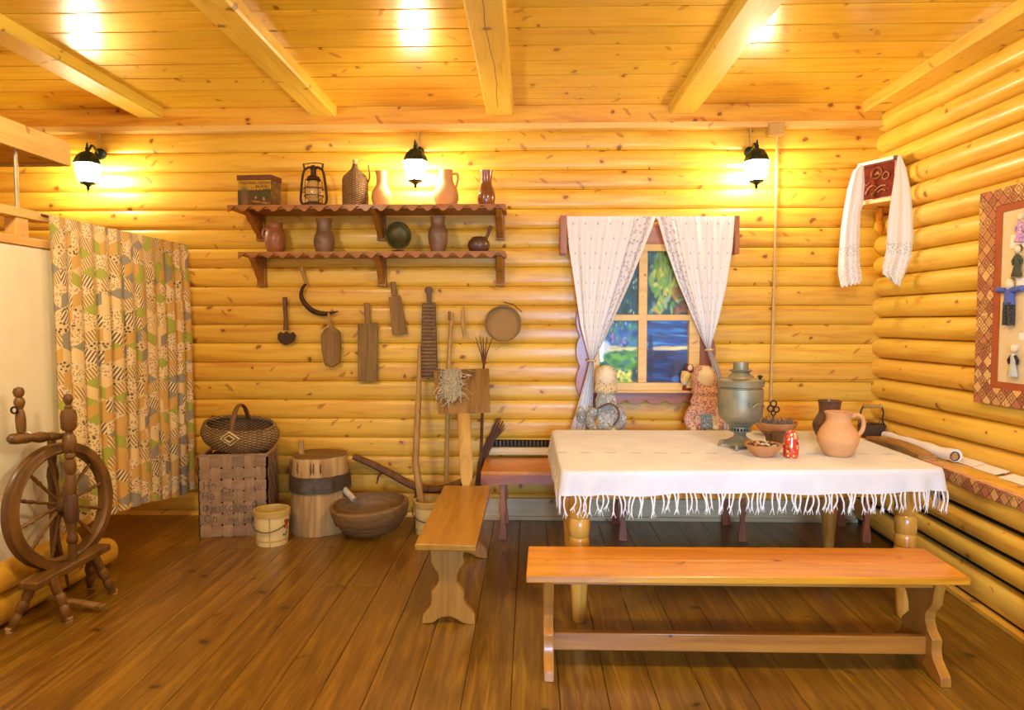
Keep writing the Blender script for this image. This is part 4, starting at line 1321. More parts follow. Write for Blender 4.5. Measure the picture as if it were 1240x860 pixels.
woven_side(f0, ex, ey, wB)
woven_side(f1, ey, -ex, dB)
woven_side(f0 + ey * dB, -ey, ex, dB)
for a_, b_ in ((f0, f1), (f1, f1 + ey * dB), (f1 + ey * dB, f0 + ey * dB), (f0 + ey * dB, f0)):
    m = MB(); m.tube([a_ + V(0, 0, HB), b_ + V(0, 0, HB)], .014, 6); m.build('rim', strip_mat, cbk)
ink2 = plain('faded_print_ink', (0.20, 0.14, 0.105), .8)
for body, u_, v_, s_ in (('Не', .05, .60, .075), ('На', .03, .47, .075), ('Ст', .33, .54, .06), ('ФизКомплек', .04, .32, .07), ('Сл', .06, .185, .075), ('ко', .80, .58, .055), ('им  1.45', .42, .19, .05), ('Фи', .78, .36, .06)):
    text_mesh('lettering', body, s_, f0 + ex * (u_ * wB) - ey * .0195 + V(0, 0, HB * v_), ex, (0, 0, 1), ink2, cbk)
# -- oval wicker basket standing on it
M['wicker_basket'] = wicker('basket_wicker', (0.40, 0.25, 0.10), (0.11, 0.055, 0.018), su=26, sv=52)
M['wicker_in'] = wicker('basket_wicker_inside', (0.30, 0.18, 0.07), (0.09, 0.045, 0.014), su=26, sv=52)
wk = thing('wicker_basket', 'oval wicker basket with an arched handle standing on the tall woven basket', 'basket', (-2.14, 4.96, .60))
b = wpos(wk)
tilt = Matrix.Rotation(R(13), 3, 'X') @ Matrix.Rotation(R(4), 3, 'Y')
pr = smooth_curve([V(.10, 0, .004), V(.19, 0, .02), V(.255, 0, .07), V(.285, 0, .13), V(.27, 0, .19), V(.255, 0, .205)], 5)
prf = [(p.x, p.z) for p in pr]
m = MB(); m.lathe([(1e-4, .003)] + prf, b, 48, sx=1, sy=.62, M=tilt, caps=False, wob=lambda q, z: 1 + .012 * math.sin(q * 26)); m.build('shell', M['wicker_basket'], wk)
m = MB(); m.lathe([(1e-4, .013)] + [(r_ - .012, z_ + .004) for r_, z_ in prf], b, 48, sx=1, sy=.62, M=tilt, caps=False); m.build('lining', M['wicker_in'], wk)
m = MB()
for j in range(3):
    m.tube([b + tilt @ V(math.cos(q) * (.255 - j * .003), math.sin(q) * .255 * .62, .205 + .009 * math.sin(q * 40 + j * 2.1)) for q in [2 * PI * i / 120 for i in range(120)]], .008, 6, closed=True)
m.build('rim', M['wicker_basket'], wk)
m = MB(); m.tube(smooth_curve([b + tilt @ V(0, y_, z_) for y_, z_ in ((-.165, .16), (-.13, .26), (-.06, .335), (.02, .35), (.10, .30), (.155, .20))], 6), .017, 10, flat=.6); m.build('handle', M['darkwood'], wk)
cpt = b + tilt @ V(0, -.168, .165)
xd = V(1, 0, 0); zd = (tilt @ V(0, -.10, 1)).normalized()
for j, s_ in enumerate((.068, .052, .036)):
    m = MB(); m.tube([cpt + V(0, -.012 - j * .004, 0) + xd * a_ * s_ + zd * c_ * s_ * .8 for a_, c_ in ((1, 0), (0, 1), (-1, 0), (0, -1))], .0065, 6, closed=True)
    m.build('diamond_binding', M['straw'] if j != 1 else M['wicker_basket'], wk)
m = MB(); m.prism([cpt + V(0, -.012, 0) + xd * a_ * .06 + zd * c_ * .048 for a_, c_ in ((1, 0), (0, 1), (-1, 0), (0, -1))], (0, .012, 0)); m.build('diamond_patch', M['wicker_basket'], wk)

# -- pails
def pail(label, c, r, h, seam):
    pl = thing('enamel_pail', label, 'pail', c)
    m = MB(); m.lathe([(1e-4, 0), (r * .88, 0), (r * .90, .008), (r, h - .035), (r, h - .01)], c, 36, caps=False); m.build('body', M['cream_enamel'], pl)
    m = MB(); m.lathe([(r, h - .045), (r + .006, h - .043), (r + .007, h - .004), (r + .003, h), (r - .006, h), (r - .008, h - .012), (r - .01, .03), (1e-4, .02)], c, 36, caps=False); m.build('rim', M['cream_enamel_dark'], pl)
    m = MB(); m.tube(smooth_curve([c + V(math.cos(q) * (r + .014), math.sin(q) * (r + .016), h - .06 - .075 * math.sin((q + PI) * 1)) for q in [-PI + PI * i / 12 for i in range(13)]], 2), .004, 6); m.build('bail_wire', M['bandsteel'], pl)
    m = MB(); q = seam
    m.tube([c + V(math.cos(q) * r * .89, math.sin(q) * r * .89, .004), c + V(math.cos(q) * (r + .001), math.sin(q) * (r + .001), h - .045)], .005, 6); m.build('seam', M['cream_enamel_dark'], pl)
    m = MB()
    for q, z_, s_ in ((-.30, .17, .018), (-.18, .15, .02), (-.05, .165, .017), (-.36, .13, .013), (-.12, .115, .014)):
        rr_2 = lerp(r * .9, r, z_ / h) + .001
        nrm = V(math.cos(q), math.sin(q), 0)
        m.ball(c + nrm * rr_2 + V(0, 0, z_ * h / .25), s_, 10, (.95, .95, .95), None)
        for i in range(len(m.v)):
            pass
    # press the petals flat on the wall of the pail
    for i, p in enumerate(m.v):
        dxy = V(p.x - c.x, p.y - c.y, 0); rad = lerp(r * .9, r, (p.z - c.z) / h)
        dxy = dxy.normalized() * (rad + .001 + (dxy.length - rad) * .05)
        m.v[i] = V(c.x + dxy.x, c.y + dxy.y, p.z)
    m.build('painted_flowers', M['redpaint'], pl)
    m = MB()
    for q, z_ in ((-.45, .075), (-.30, .07), (-.2, .085)):
        m.ball(c + V(math.cos(q), math.sin(q), 0) * (lerp(r * .9, r, z_ / h) - .006) + V(0, 0, z_), .011, 8)
    m.build('painted_leaves', M['greenpaint'], pl)
    return pl


pail('cream enamel pail with a wire handle standing in front of the stump', V(-1.81, 4.68, 0), .118, .245, -1.35)
pl2 = pail('cream enamel pail behind the short bench holding a tall pole', V(-.735, 4.95, 0), .118, .245, -2.35)
# -- pole standing in the second pail
m = MB(); m.tube([V(-.775, 4.96, .026), P(503, 560, 5.02), P(507, 480, 5.2), P(508, 418, 5.275)], [.026, .026, .022, .012], 10)
tag(m.build('tall_pole', M['oldwood_pale']), 'long pale pole standing in the pail and leaning on the wall by the mangle board', 'pole')
# -- stump mortar
sm = thing('stump_block', 'weathered tree-stump block bound by an iron band', 'stump', V(-1.575, 5.02, 0))
c = wpos(sm)
wb_ = lambda q, z: 1 + .035 * math.sin(q * 3 + 1) + .02 * math.sin(q * 7 + z * 6) + .012 * math.sin(q * 13)
m = MB(); m.lathe([(1e-4, 0), (.215, 0), (.222, .03), (.213, .15), (.207, .30), (.205, .45), (.20, .555), (.192, .565), (1e-4, .572)], c, 60, caps=False, wob=wb_); m.build('block', M['stump'], sm)
m = MB(); m.lathe([(.198, .560), (.196, .568), (.10, .574), (1e-4, .575)], c, 60, caps=False, wob=wb_); m.build('cut_top', M['bowlwood'], sm)
for i in range(15):
    m = MB()
    q = rs3.uniform(-PI, 0.2); za, zb_ = rs3.choice([(.01, .28), (.44, .55), (.02, .16), (.08, .30), (.45, .54)])
    m.tube([c + V(math.cos(q + .012 * math.sin(j * 2)) * .2105 * wb_(q, lerp(za, zb_, j / 5)), math.sin(q + .012 * math.sin(j * 2)) * .2105 * wb_(q, lerp(za, zb_, j / 5)), lerp(za, zb_, j / 5)) for j in range(6)], [.001, .005, .006, .005, .004, .001], 5)
    m.build('crack', M['darkwood'], sm)
m = MB(); m.lathe([(.208, .31), (.222, .312), (.220, .425), (.207, .427)], c, 60, caps=False, wob=wb_); m.build('iron_band', M['bandsteel'], sm)
m = MB(); m.tube([c + V(-.125, -.02, .52), c + V(-.128, -.02, .60), c + V(-.13, -.02, .665)], [.022, .021, .018], 10); m.build('peg', M['stump'], sm)
m = MB(); m.tube([c + V(.20, -.06, .315), c + V(.29, -.12, .25)], [.024, .022], 10); m.build('side_peg', plain('grey_pale_wood', (0.55, 0.47, 0.36), .8), sm)
# -- big hollowed bowl
bw_ = thing('trough_bowl', 'large hollowed wooden bowl lying on the floor right of the stump', 'bowl', V(-1.14, 4.84, 0))
c = wpos(bw_)
til = Matrix.Rotation(R(9), 3, 'X') @ Matrix.Rotation(R(-4), 3, 'Y')
pr = smooth_curve([V(.09, 0, .0), V(.17, 0, .02), V(.235, 0, .09), V(.268, 0, .17), V(.272, 0, .215)], 5)
prf = [(p.x, p.z) for p in pr]
wq = lambda q, z: 1 + .02 * math.sin(q * 2 + .6) + .01 * math.sin(q * 5)
m = MB(); m.lathe([(1e-4, 0)] + prf + [(.262, .225), (.245, .222)] + [(r_ - .028, z_ + .012) for r_, z_ in prf[::-1]] + [(1e-4, .02)], c + V(0, 0, .035), 44, sx=1.02, sy=.80, M=til, caps=False, wob=wq); m.build('bowl', M['bowlwood'], bw_)
m = MB()
for j in range(3):
    m.tube([c + V(0, 0, .035) + til @ V(math.cos(q) * (.252 - .025 * j) * 1.02 * wq(q, 0), math.sin(q) * (.252 - .025 * j) * .8 * wq(q, 0), .115 - .035 * j) for q in [2 * PI * i / 60 for i in range(60)]], .0035, 5, closed=True)
m.build('hoops', M['twig'], bw_)
# -- bent yoke
yk = thing('bent_yoke', 'dark bent wooden yoke leaning on the wall behind the trough bowl', 'yoke', V(P(530, 592, 5.15).x, 5.15, 0))
pts = smooth_curve([P(428, 553, 5.25), P(450, 562, 5.25), P(475, 575, 5.22), P(500, 588, 5.18), P(520, 593, 5.15), P(540, 591, 5.15), P(558, 584, 5.17), P(572, 575, 5.2)], 5)
m = MB(); m.tube(pts, [.030 + .008 * math.sin(i / len(pts) * PI) for i in range(len(pts))], 10, flat=.8); m.build('beam', M['darkwood'], yk)
m = MB(); m.tube([P(463, 571, 5.24), P(458, 578, 5.22), P(456, 586, 5.2)], [.012, .009, .006], 6); m.build('twig_stub', M['twig'], yk)
m = MB(); m.tube([V(P(505, 600, 5.2).x, 5.2, 0.0), P(505, 588, 5.19)], [.02, .02], 8); m.build('prop_foot', M['darkwood'], yk)

# ================================================================== SPINNING WHEEL
sw = thing('spinning_wheel', 'old brown spinning wheel with turned posts standing before the plastered partition', 'spinning wheel', (-2.45, 3.5, 0))
wc = V(-2.532, 3.58, .562)
nW = V(.985, -.16, .06).normalized()
Aw = align(nW, (0, 1, 0))
RW = .335
m = MB(); m.lathe([(RW - .058, -.024), (RW - .05, -.030), (RW - .012, -.032), (RW, -.026), (RW - .006, -.012), (RW - .014, -.006), (RW - .014, .006), (RW - .006, .012), (RW, .026), (RW - .012, .032), (RW - .035, .030), (RW - .045, .036), (RW - .055, .028), (RW - .058, .024), (RW - .058, -.024)], wc, 72, M=Aw, caps=False); m.build('rim', M['wheelwood'], sw)
m = MB(); m.lathe([(1e-4, -.075), (.022, -.072), (.026, -.05), (.042, -.036), (.046, -.01), (.046, .01), (.042, .036), (.026, .05), (.022, .072), (1e-4, .075)], wc, 24, M=Aw, caps=False); m.build('hub', M['wheelwood'], sw)
SP = [(.009, .03), (.012, .06), (.009, .075), (.0075, .10), (.0085, .15), (.0075, .175), (.013, .195), (.008, .212), (.0115, .23), (.0085, .25), (.008, .285)]
for i in range(12):
    q = 2 * PI * (i + .35) / 12
    dr = Aw @ V(math.cos(q), math.sin(q), 0)
    m = MB(); m.lathe(SP, wc, 8, M=align(dr, nW)); m.build('spoke', M['wheelwood'], sw)
# body board
bd = V(.12, .985, 0).normalized()
b0 = V(-2.52, 3.29, .245); b1 = V(-2.45, 3.76, .295)
wv = V(bd.y, -bd.x, 0) * .075
m = MB(); m.prism([b0 - wv * .7, b0 + wv * .8, b1 + wv, b1 - wv], (0, 0, -.038)); m.build('body_board', M['wheelwood'], sw, .006)
PF = [(.020, 0), (.022, .06), (.021, .11), (.026, .115), (.029, .135), (.024, .155), (.020, .165), (.024, .20), (.026, .33), (.024, .36), (.028, .365), (.031, .42), (.024, .47), (.020, .48), (.029, .50), (.031, .525), (.024, .56), (.018, .565), (.026, .575), (.026, .59), (.020, .598), (.034, .615), (.036, .65), (.031, .685), (.018, .70), (.018, .715), (.030, .72), (.038, .735), (.040, .80), (.034, .825), (.018, .835), (.020, .845), (.012, .855), (.022, .875), (.024, .892), (.016, .91), (1e-4, .915)]
fp = V(-2.455, 3.545, .255)
m = MB(); m.lathe(PF, fp, 18); m.build('front_post', M['wheelwood'], sw)
m = MB(); m.lathe([(.033, -.012), (.035, 0), (.034, .12), (.030, .13)], fp + V(0, 0, .245), 18); m.build('leather_sleeve', M['clay_dark'], sw)
m = MB(); m.lathe([(.020, 0), (.024, .08), (.022, .18), (.028, .20), (.022, .22), (.024, .42), (.030, .46), (.026, .50), (.019, .52), (.022, .56), (.02, .70)], V(-2.605, 3.62, .25), 16); m.build('rear_post', M['wheelwood'], sw)
c0, c1 = P(78, 528, 3.57), P(9, 532, 3.31)
m = MB(); ax = (c1 - c0); Lc = ax.length
m.lathe([(.014, 0), (.018, .03), (.022, Lc * .25), (.018, Lc * .3), (.026, Lc * .36), (.029, Lc * .46), (.024, Lc * .54), (.021, Lc * .6), (.027, Lc * .66), (.029, Lc * .86), (.026, Lc * .95), (.012, Lc)], c0, 16, M=align(ax)); m.build('cross_bar', M['wheelwood'], sw)
m = MB(); m.tube([c0.lerp(c1, .62) + V(0, 0, .032), c0.lerp(c1, .70) + V(0, 0, -.03)], .010, 8); m.build('binding_cord', M['white'], sw)
ub = P(26, 524, 3.37)
m = MB(); m.lathe([(.019, 0), (.023, .03), (.024, .07), (.020, .105), (.014, .12), (.021, .135), (.026, .155), (.020, .175), (.014, .18), (.022, .19), (.026, .208), (.020, .226), (1e-4, .234)], ub, 16, M=align(P(22, 467, 3.37) - ub)); m.build('bobbin_upright', M['wheelwood'], sw)
m = MB(); tq = ub + V(-.01, -.02, .118)
m.tube([tq + V(math.cos(q) * .016, -.01, math.sin(q) * .016) for q in [2 * PI * i / 16 for i in range(16)]], .005, 6, closed=True); m.build('leather_loop', M['iron'], sw)
LG = [(.026, 0), (.025, .3), (.020, .36), (.026, .4), (.027, .5), (.022, .58), (.018, .62), (.025, .68), (.026, .78), (.020, .86), (.017, .90), (.021, .94), (.015, 1)]
for top, foot in ((V(-2.52, 3.34, .225), V(-2.60, 3.27, 0)), (V(-2.45, 3.38, .24), V(-2.385, 3.40, 0)), (V(-2.42, 3.66, .26), V(-2.375, 3.765, 0)), (V(-2.48, 3.72, .26), V(-2.56, 3.84, 0))):
    ax = foot - top; L_ = ax.length
    m = MB(); m.lathe([(r_, t_ * L_) for r_, t_ in LG], top, 12, M=align(ax))
    # flat worn tip on the floor
    m.v = [V(p.x, p.y, max(p.z, 0.0)) for p in m.v]
    lg = m.build('leg', M['wheelwood'], sw)
    m = MB(); m.lathe([(.019, 0), (.019, .022), (.014, .026)], foot, 12); m.build('worn_tip', M['stump'], lg)
ta, tb_ = V(-2.50, 3.46, .055), V(-2.33, 3.58, .035)
m = MB(); ax = (PZ(126, 733, .045) - PZ(58, 722, .075)).normalized(); sd = ax.cross(V(0, 0, 1)).normalized() * .022
a_, b_ = PZ(58, 722, .075), PZ(126, 733, .045)
m.prism([a_ - sd, a_ + sd, b_ + sd, b_ - sd], (0, 0, -.016)); m.build('treadle', M['oldwood'], sw, .003)
m = MB(); m.tube([V(-2.55, 3.64, .085), wc - nW * .06 + V(0, 0, -.03)], .008, 6); m.build('footman_rod', M['wheelwood'], sw)

# ================================================================== PATCHWORK CURTAIN
def cloth_mat(name, col, pat=None, pc=None):
    t = NT(name); c = t.coord('UV')
    out = col
    if pat == 'stripe':
        s = t.sep(c); d = t.math('SINE', t.math('MULTIPLY', t.math('ADD', s[0], t.math('MULTIPLY', s[1], pc[1])), pc[2]))
        out = t.mix(t.step(d, -.1, .3), col, pc[0])
    elif pat == 'flower':
        vo = t.voro(c, pc[1], '2D'); cs = t.sep(vo.outputs['Color'])
        k = t.math('SUBTRACT', 1.0, t.step(t.math('ADD', vo.outputs['Distance'], t.math('MULTIPLY', t.noise(c, 90, 2), .3)), .36, .56))
        out = t.mix(t.math('MULTIPLY', k, t.step(cs[0], .2, .3)), col, t.mix(t.step(cs[1], .5, .6), pc[0], pc[2]))
    t.bump(t.noise(c, 400, 2), .08, .002)
    m_ = t.done(out, .85, sheen=.15)
    return m_


PATCH = [
    cloth_mat('patch_grey', lin(158, 152, 140)),
    cloth_mat('patch_green', lin(178, 184, 78)),
    cloth_mat('patch_ochre', lin(222, 178, 98)),
    cloth_mat('patch_floral_dark', lin(232, 210, 160), 'flower', (lin(84, 66, 44), 44, lin(120, 96, 64))),
    cloth_mat('patch_floral_rose', lin(240, 222, 180), 'flower', (lin(214, 140, 110), 52, lin(180, 160, 110))),
    cloth_mat('patch_stripe_a', lin(238, 218, 168), 'stripe', (lin(176, 136, 78), .55, 330)),
    cloth_mat('patch_stripe_b', lin(244, 228, 190), 'stripe', (lin(120, 98, 66), -.55, 300)),
    cloth_mat('patch_cream', lin(240, 214, 156)),
    cloth_mat('patch_sprig', lin(244, 226, 178), 'flower', (lin(150, 112, 62), 80, lin(200, 160, 70))),
]
pc_ = thing('patchwork_curtain', 'long printed patchwork curtain hanging left before the alcove', 'curtain', (-2.67, 4.5, .25))
YA, YB, ZT = 5.27, 3.735, 2.145
Acl, Bcl = 2.0, 1.9
XC = -2.665


def curt(a, b):
    a = min(max(a, 0), Acl); b = min(max(b, 0), Bcl)
    u = a / Acl; v = b / Bcl
    ph_ = a * 2 * PI / .165 + .9 * math.sin(a * 3.1) + .25 * math.sin(v * 3 + a * 2)
    amp = lerp(.010, .026, min(1, v * 3)) * (.75 + .35 * math.sin(a * 5.3 + 1))
    y = lerp(YA, YB, u) + .018 * math.cos(ph_) * min(1, v * 3) + .03 * v * math.sin(u * PI)
    hemz = interp([(0, .245), (.12, .225), (.25, .25), (.45, .30), (.7, .33), (1, .345)], u)
    z = lerp(ZT, hemz, v)
    x = XC + amp * math.sin(ph_)
    # the far lower corner is drawn in a little
    return V(x, y, z)


m = MB(); vmap = {}
SS = .078; NS = 5
h_ = SS * math.sqrt(3) / 2
rs = random.Random(21)


def vtx(a, b):
    key = (round(a, 4), round(b, 4))
    if key not in vmap:
        vmap[key] = len(m.v)
        m.uv[len(m.v)] = (a, b)
        m.v.append(curt(a, b))
    return vmap[key]


def rhomb(o, e, f_, mi):
    for i in range(NS):
        for j in range(NS):
            q = []
            for (x_, y_) in ((i, j), (i + 1, j), (i + 1, j + 1), (i, j + 1)):
                q.append((o[0] + e[0] * x_ / NS + f_[0] * y_ / NS, o[1] + e[1] * x_ / NS + f_[1] * y_ / NS))
            cq = (sum(p[0] for p in q) / 4, sum(p[1] for p in q) / 4)
            if max(p[0] for p in q) <= 0 or min(p[0] for p in q) >= Acl or max(p[1] for p in q) <= 0 or min(p[1] for p in q) >= Bcl: continue
            ids = [vtx(min(max(p[0], 0), Acl), min(max(p[1], 0), Bcl)) for p in q]
            ids2 = []
            for v_ in ids:
                if v_ not in ids2: ids2.append(v_)
            if len(ids2) >= 3: m.face(ids2, mi)


E1, E2, E3 = (h_, SS / 2), (-h_, SS / 2), (0, SS)
for row in range(-1, int(Bcl / (1.5 * SS)) + 3):
    for col_ in range(-1, int(Acl / (2 * h_)) + 3):
        ox = col_ * 2 * h_ + (h_ if row % 2 else 0); oy = row * 1.5 * SS
        top = rs.choice([0, 1, 3, 7, 4, 3, 2]); lft = rs.choice([5, 2, 0, 8, 5, 2]); rgt = rs.choice([6, 4, 5, 8, 7, 1, 6])
        rhomb((ox, oy - SS), E1, E2, top)          # top rhomb
        rhomb((ox, oy), (-h_, -SS / 2), E3, lft)   # left face
        rhomb((ox, oy), (h_, -SS / 2), E3, rgt)
m.build('cloth', PATCH, pc_, ang=80)
m = MB(); m.tube([V(XC - .03, YA + .03, ZT + .004), V(XC - .03, YB - .01, ZT - .004)], .006, 6); m.build('cord', M['darkwood'], pc_)

# ================================================================== WINDOW CURTAINS
t = NT('voile_with_border'); c = t.coord('UV'); s = t.sep(c)
g = t.vmul(c, (7.0, 15.0, 1.0)); gs = t.sep(g)
rowi = t.math('FLOOR', gs[1])
gx = t.math('FRACT', t.math('ADD', gs[0], t.math('MULTIPLY', t.math('MODULO', rowi, 2.0), .5)))
gy = t.math('FRACT', gs[1])
dd_ = t.math('ADD', t.math('POWER', t.math('MULTIPLY', t.math('SUBTRACT', gx, .5), 1.4), 2.0), t.math('POWER', t.math('SUBTRACT', gy, .5), 2.0))
dot = t.math('MULTIPLY', t.math('LESS_THAN', dd_, .008), t.math('LESS_THAN', s[0], .74))
col = t.mix(t.math('MULTIPLY', dot, .6), (0.94, 0.92, 0.89), (0.36, 0.36, 0.42))
inb = t.math('MULTIPLY', t.math('GREATER_THAN', s[0], .765), t.math('LESS_THAN', s[0], .97))
flw = t.voro(t.vmul(c, (16, 42, 1)), 1.0, '2D')
fm = t.math('MULTIPLY', t.math('SUBTRACT', 1.0, t.step(flw.outputs['Distance'], .16, .32)), inb)
ln = t.math('MAXIMUM', t.math('LESS_THAN', t.math('ABSOLUTE', t.math('SUBTRACT', s[0], .775)), .008), t.math('LESS_THAN', t.math('ABSOLUTE', t.math('SUBTRACT', s[0], .93)), .022))
col = t.mix(t.math('MULTIPLY', inb, .25), col, (0.66, 0.62, 0.66))
pal = t.ramp(t.sep(flw.outputs['Color'])[0], [(0, (0.30, 0.22, 0.24)), (.4, (0.45, 0.24, 0.22)), (.7, (0.28, 0.28, 0.36))], 'CONSTANT')
col = t.mix(t.math('MULTIPLY', fm, .5), col, pal)
col = t.mix(t.math('MULTIPLY', t.math('MULTIPLY', ln, t.step(t.noise(c, 60, 2), .4, .5)), .55), col, (0.33, 0.28, 0.30))
tr = t.node('ShaderNodeBsdfTranslucent'); t.put(tr.inputs[0], col)
ms = t.node('ShaderNodeMixShader'); ms.inputs[0].default_value = .15
t.done(col, .9, sheen=.2)
t.link(t.b.outputs[0], ms.inputs[1]); t.link(tr.outputs[0], ms.inputs[2]); t.link(ms.outputs[0], t.out.inputs[0])
M['voile'] = t.mat
cr_ = thing('curtain_rod', 'wooden curtain rod with end brackets above the window', 'curtain rod', P(789, 270, 5.22))
m = MB(); m.tube([P(681, 267, 5.2), P(892, 267, 5.2)], .012, 10); m.build('rod', M['redwood'], cr_)
for xa_, xb_ in ((678, 686), (888, 893)):
    m = MB(); a, b = P(xa_, 262, 5.21), P(xb_, 308, 5.21); m.box2((a.x, 5.16, b.z), (b.x, 5.32, a.z)); m.build('end_bracket', M['redwood_z'], cr_, .004)


def window_curtain(label, Lt, Rt, ytop, ybot, flip, dz, tie, ny=80):
    cu_ = thing('window_curtain', label, 'curtain', P(interp(Lt, ybot), ybot, 5.16), 'white sprigged curtains at the window')
    nu = 90

    def fn(u, v):
        y = lerp(ytop, ybot, v)
        xl_, xr_ = interp(Lt, y), interp(Rt, y)
        uu = 1 - u if flip else u
        x = lerp(xl_, xr_, uu)
        wd_ = (xr_ - xl_)
        near = min(1.0, wd_ / 100)
        amp = lerp(.018, .017, near) * min(1, .25 + v * 4)
        ph_ = uu * (8.5 if not flip else 8) * 2 * PI / 2.2
        d_ = dz + amp * math.sin(ph_ + .5 * math.sin(uu * 9)) + .006 * math.sin(ph_ * 2.6 + v * 3)
        if v < .05: d_ += .004 * math.sin(uu * 160)
        return P(x, y, d_)
    m = MB(); m.grid(fn, nu, ny); m.build('cloth', M['voile'], cu_, ang=80)
    x_, y_, w_ = tie
    m = MB(); m.tube([P(x_ + math.cos(q) * w_, y_ + .3 * math.sin(q), dz + math.sin(q) * .05) for q in [2 * PI * i / 24 for i in range(24)]], .006, 6, closed=True); m.build('tieback', M['straw'], cu_)
    return cu_


window_curtain('white sprigged curtain tied back at the left side of the window',
               [(262, 686), (300, 689), (340, 695), (395, 703), (425, 711), (437, 714), (450, 711), (480, 703), (530, 688)],
               [(262, 794), (275, 790), (300, 780), (340, 764), (385, 744), (420, 728), (437, 719), (450, 719), (480, 718), (530, 715)], 262, 530, False, 5.17, (716.5, 437, 5))
window_curtain('white sprigged curtain tied back at the right side of the window',
               [(262, 795), (275, 799), (300, 806), (340, 820), (385, 839), (415, 852), (424, 856), (440, 861), (470, 868), (530, 876)],
               [(262, 890), (300, 887), (345, 880), (385, 871), (415, 862), (424, 861), (440, 869), (470, 879), (530, 892)], 262, 530, True, 5.17, (858.5, 424, 5))

# ================================================================== RAG DOLLS
def rag_doll(label, px, ytop, d, zb, skirt, blouse, kerchief, face, apron, pxw, arms, headr, extra=None):
    base = V(P(px, 480, d).x, d, zb)
    top = P(px, ytop, d).z
    H = top - zb
    dl = thing('rag_doll', label, 'doll', base)
    k = d / FPX
    sk_ = pxw * k
    hr = headr * k
    m = MB()
    m.lathe([(1e-4, 0), (sk_ * .96, 0), (sk_, H * .04), (sk_ * .86, H * .22), (sk_ * .60, H * .42), (sk_ * .44, H * .50)], base, 36, sy=.62, caps=False, wob=lambda q, z: 1 + .05 * math.sin(q * 11) * max(0, 1 - z / (H * .5)))
    m.build('skirt', skirt, dl)
    m = MB(); m.lathe([(sk_ * .44, H * .48), (sk_ * .50, H * .54), (sk_ * .56, H * .64), (sk_ * .42, H * .72), (hr * .45, H * .76), (hr * .4, H * .80)], base, 24, sy=.7); m.build('blouse', blouse, dl)
    hc = base + V(0, 0, H - hr * 1.15)
    m = MB(); m.ball(hc, hr, 20, (.92, .88, 1.12)); m.build('head', face, dl)
    m = MB()
    pts_ = []
    m.lathe([(hr * 1.02, -hr * 1.0), (hr * 1.12, -hr * .4), (hr * 1.10, hr * .3), (hr * .86, hr * .85), (hr * .4, hr * 1.14), (1e-4, hr * 1.2)], hc + V(0, hr * .24, 0), 24, sy=.9, caps=False); m.build('kerchief', kerchief, dl)
    m = MB()
    m.lathe([(hr * .5, hr * .0), (hr * 1.12, -hr * .3), (hr * 1.2, -hr * .75), (hr * .95, -hr * 1.1)], hc + V(0, 0, -hr * .55), 20, sy=.8, caps=False); m.build('kerchief_tails', kerchief, dl)
    for pa_ in arms:
        m = MB(); pts = [base + V(a * k, b_ * k, c * k) for a, b_, c in pa_]
        n_ = len(pts); m.tube(smooth_curve(pts, 4), [lerp(7 * k, 4.5 * k, i / ((n_ - 1) * 4)) for i in range((n_ - 1) * 4 + 1)], 10); ar = m.build('arm', blouse, dl)
        m = MB(); m.ball(pts[-1], 4.2 * k, 10); m.build('hand', face, ar)
    if apron:
        m = MB()
        m.grid(lambda u, v: base + V((u - .5) * sk_ * lerp(.8, 1.15, v), -sk_ * .62 * lerp(.50, .98, v) * math.cos((u - .5) * 1.6) - .006, lerp(H * .5, H * .1, v)), 12, 10)
        m.grid(lambda u, v: base + V((u - .5) * sk_ * lerp(.8, 1.15, v), -sk_ * .62 * lerp(.50, .98, v) * math.cos((u - .5) * 1.6) - .002, lerp(H * .5, H * .1, v)), 12, 10)
        m.build('apron', apron, dl)
    return dl, base, k, H


face = plain('unbleached_linen', (0.78, 0.66, 0.44), .9, 0, .08, 60)
grey_pr = dotted('grey_sprig_cloth', lin(176, 172, 160), [lin(120, 120, 110), lin(150, 110, 90), lin(210, 205, 190)], 55, .4, base2=lin(150, 150, 140))
ker1 = dotted('cream_spotted_cloth', lin(214, 190, 140), [lin(90, 60, 40), lin(150, 110, 70)], 70, .3)
yel = plain('ochre_cloth', lin(222, 160, 62), .9, 0, .15, 20)
cream_c = dotted('cream_lace_cloth', lin(230, 196, 110), [lin(240, 220, 160), lin(210, 170, 90)], 60, .35)
red_pr = dotted('red_sprig_cloth', lin(214, 170, 140), [lin(170, 60, 50), lin(200, 90, 70), lin(120, 90, 110)], 75, .42)
blue_pr = dotted('blue_check_cloth', lin(120, 140, 150), [lin(70, 100, 130), lin(210, 200, 180)], 80, .4)
red_c = dotted('red_skirt_cloth', lin(140, 40, 24), [lin(210, 160, 120), lin(90, 20, 14)], 60, .25)
dl, b, k, H = rag_doll('rag doll in grey sprigged clothes beside the left window curtain', 734, 443, 5.06, .5, yel, grey_pr, ker1, face, grey_pr, 24,
                       [[(-14, 0, 66), (-20, -4, 52), (-14, -14, 40)], [(14, 0, 66), (19, -4, 52), (8, -15, 42)]], 12)
m = MB(); m.tube(smooth_curve([b + V(a * k, -.075, c * k) for a, c in ((-11, 68), (2, 74), (12, 68), (14, 58), (8, 48))], 5), 2.0 * k, 8, flat=.5); m.build('ribbon', M['darkwood'], dl)
m = MB(); m.ball(b + V(-30 * k, .02, 58 * k), 8 * k, 12, (.7, .8, 1.3)); m.build('bundle', grey_pr, dl)
m = MB(); m.lathe([(14 * k, 0), (16 * k, 4 * k), (9 * k, 34 * k), (2 * k, 44 * k)], b + V(11 * k, -.03, 22 * k), 20, sy=.6, wob=lambda q, z: 1 + .06 * math.sin(q * 8)); m.build('shawl', grey_pr, dl)
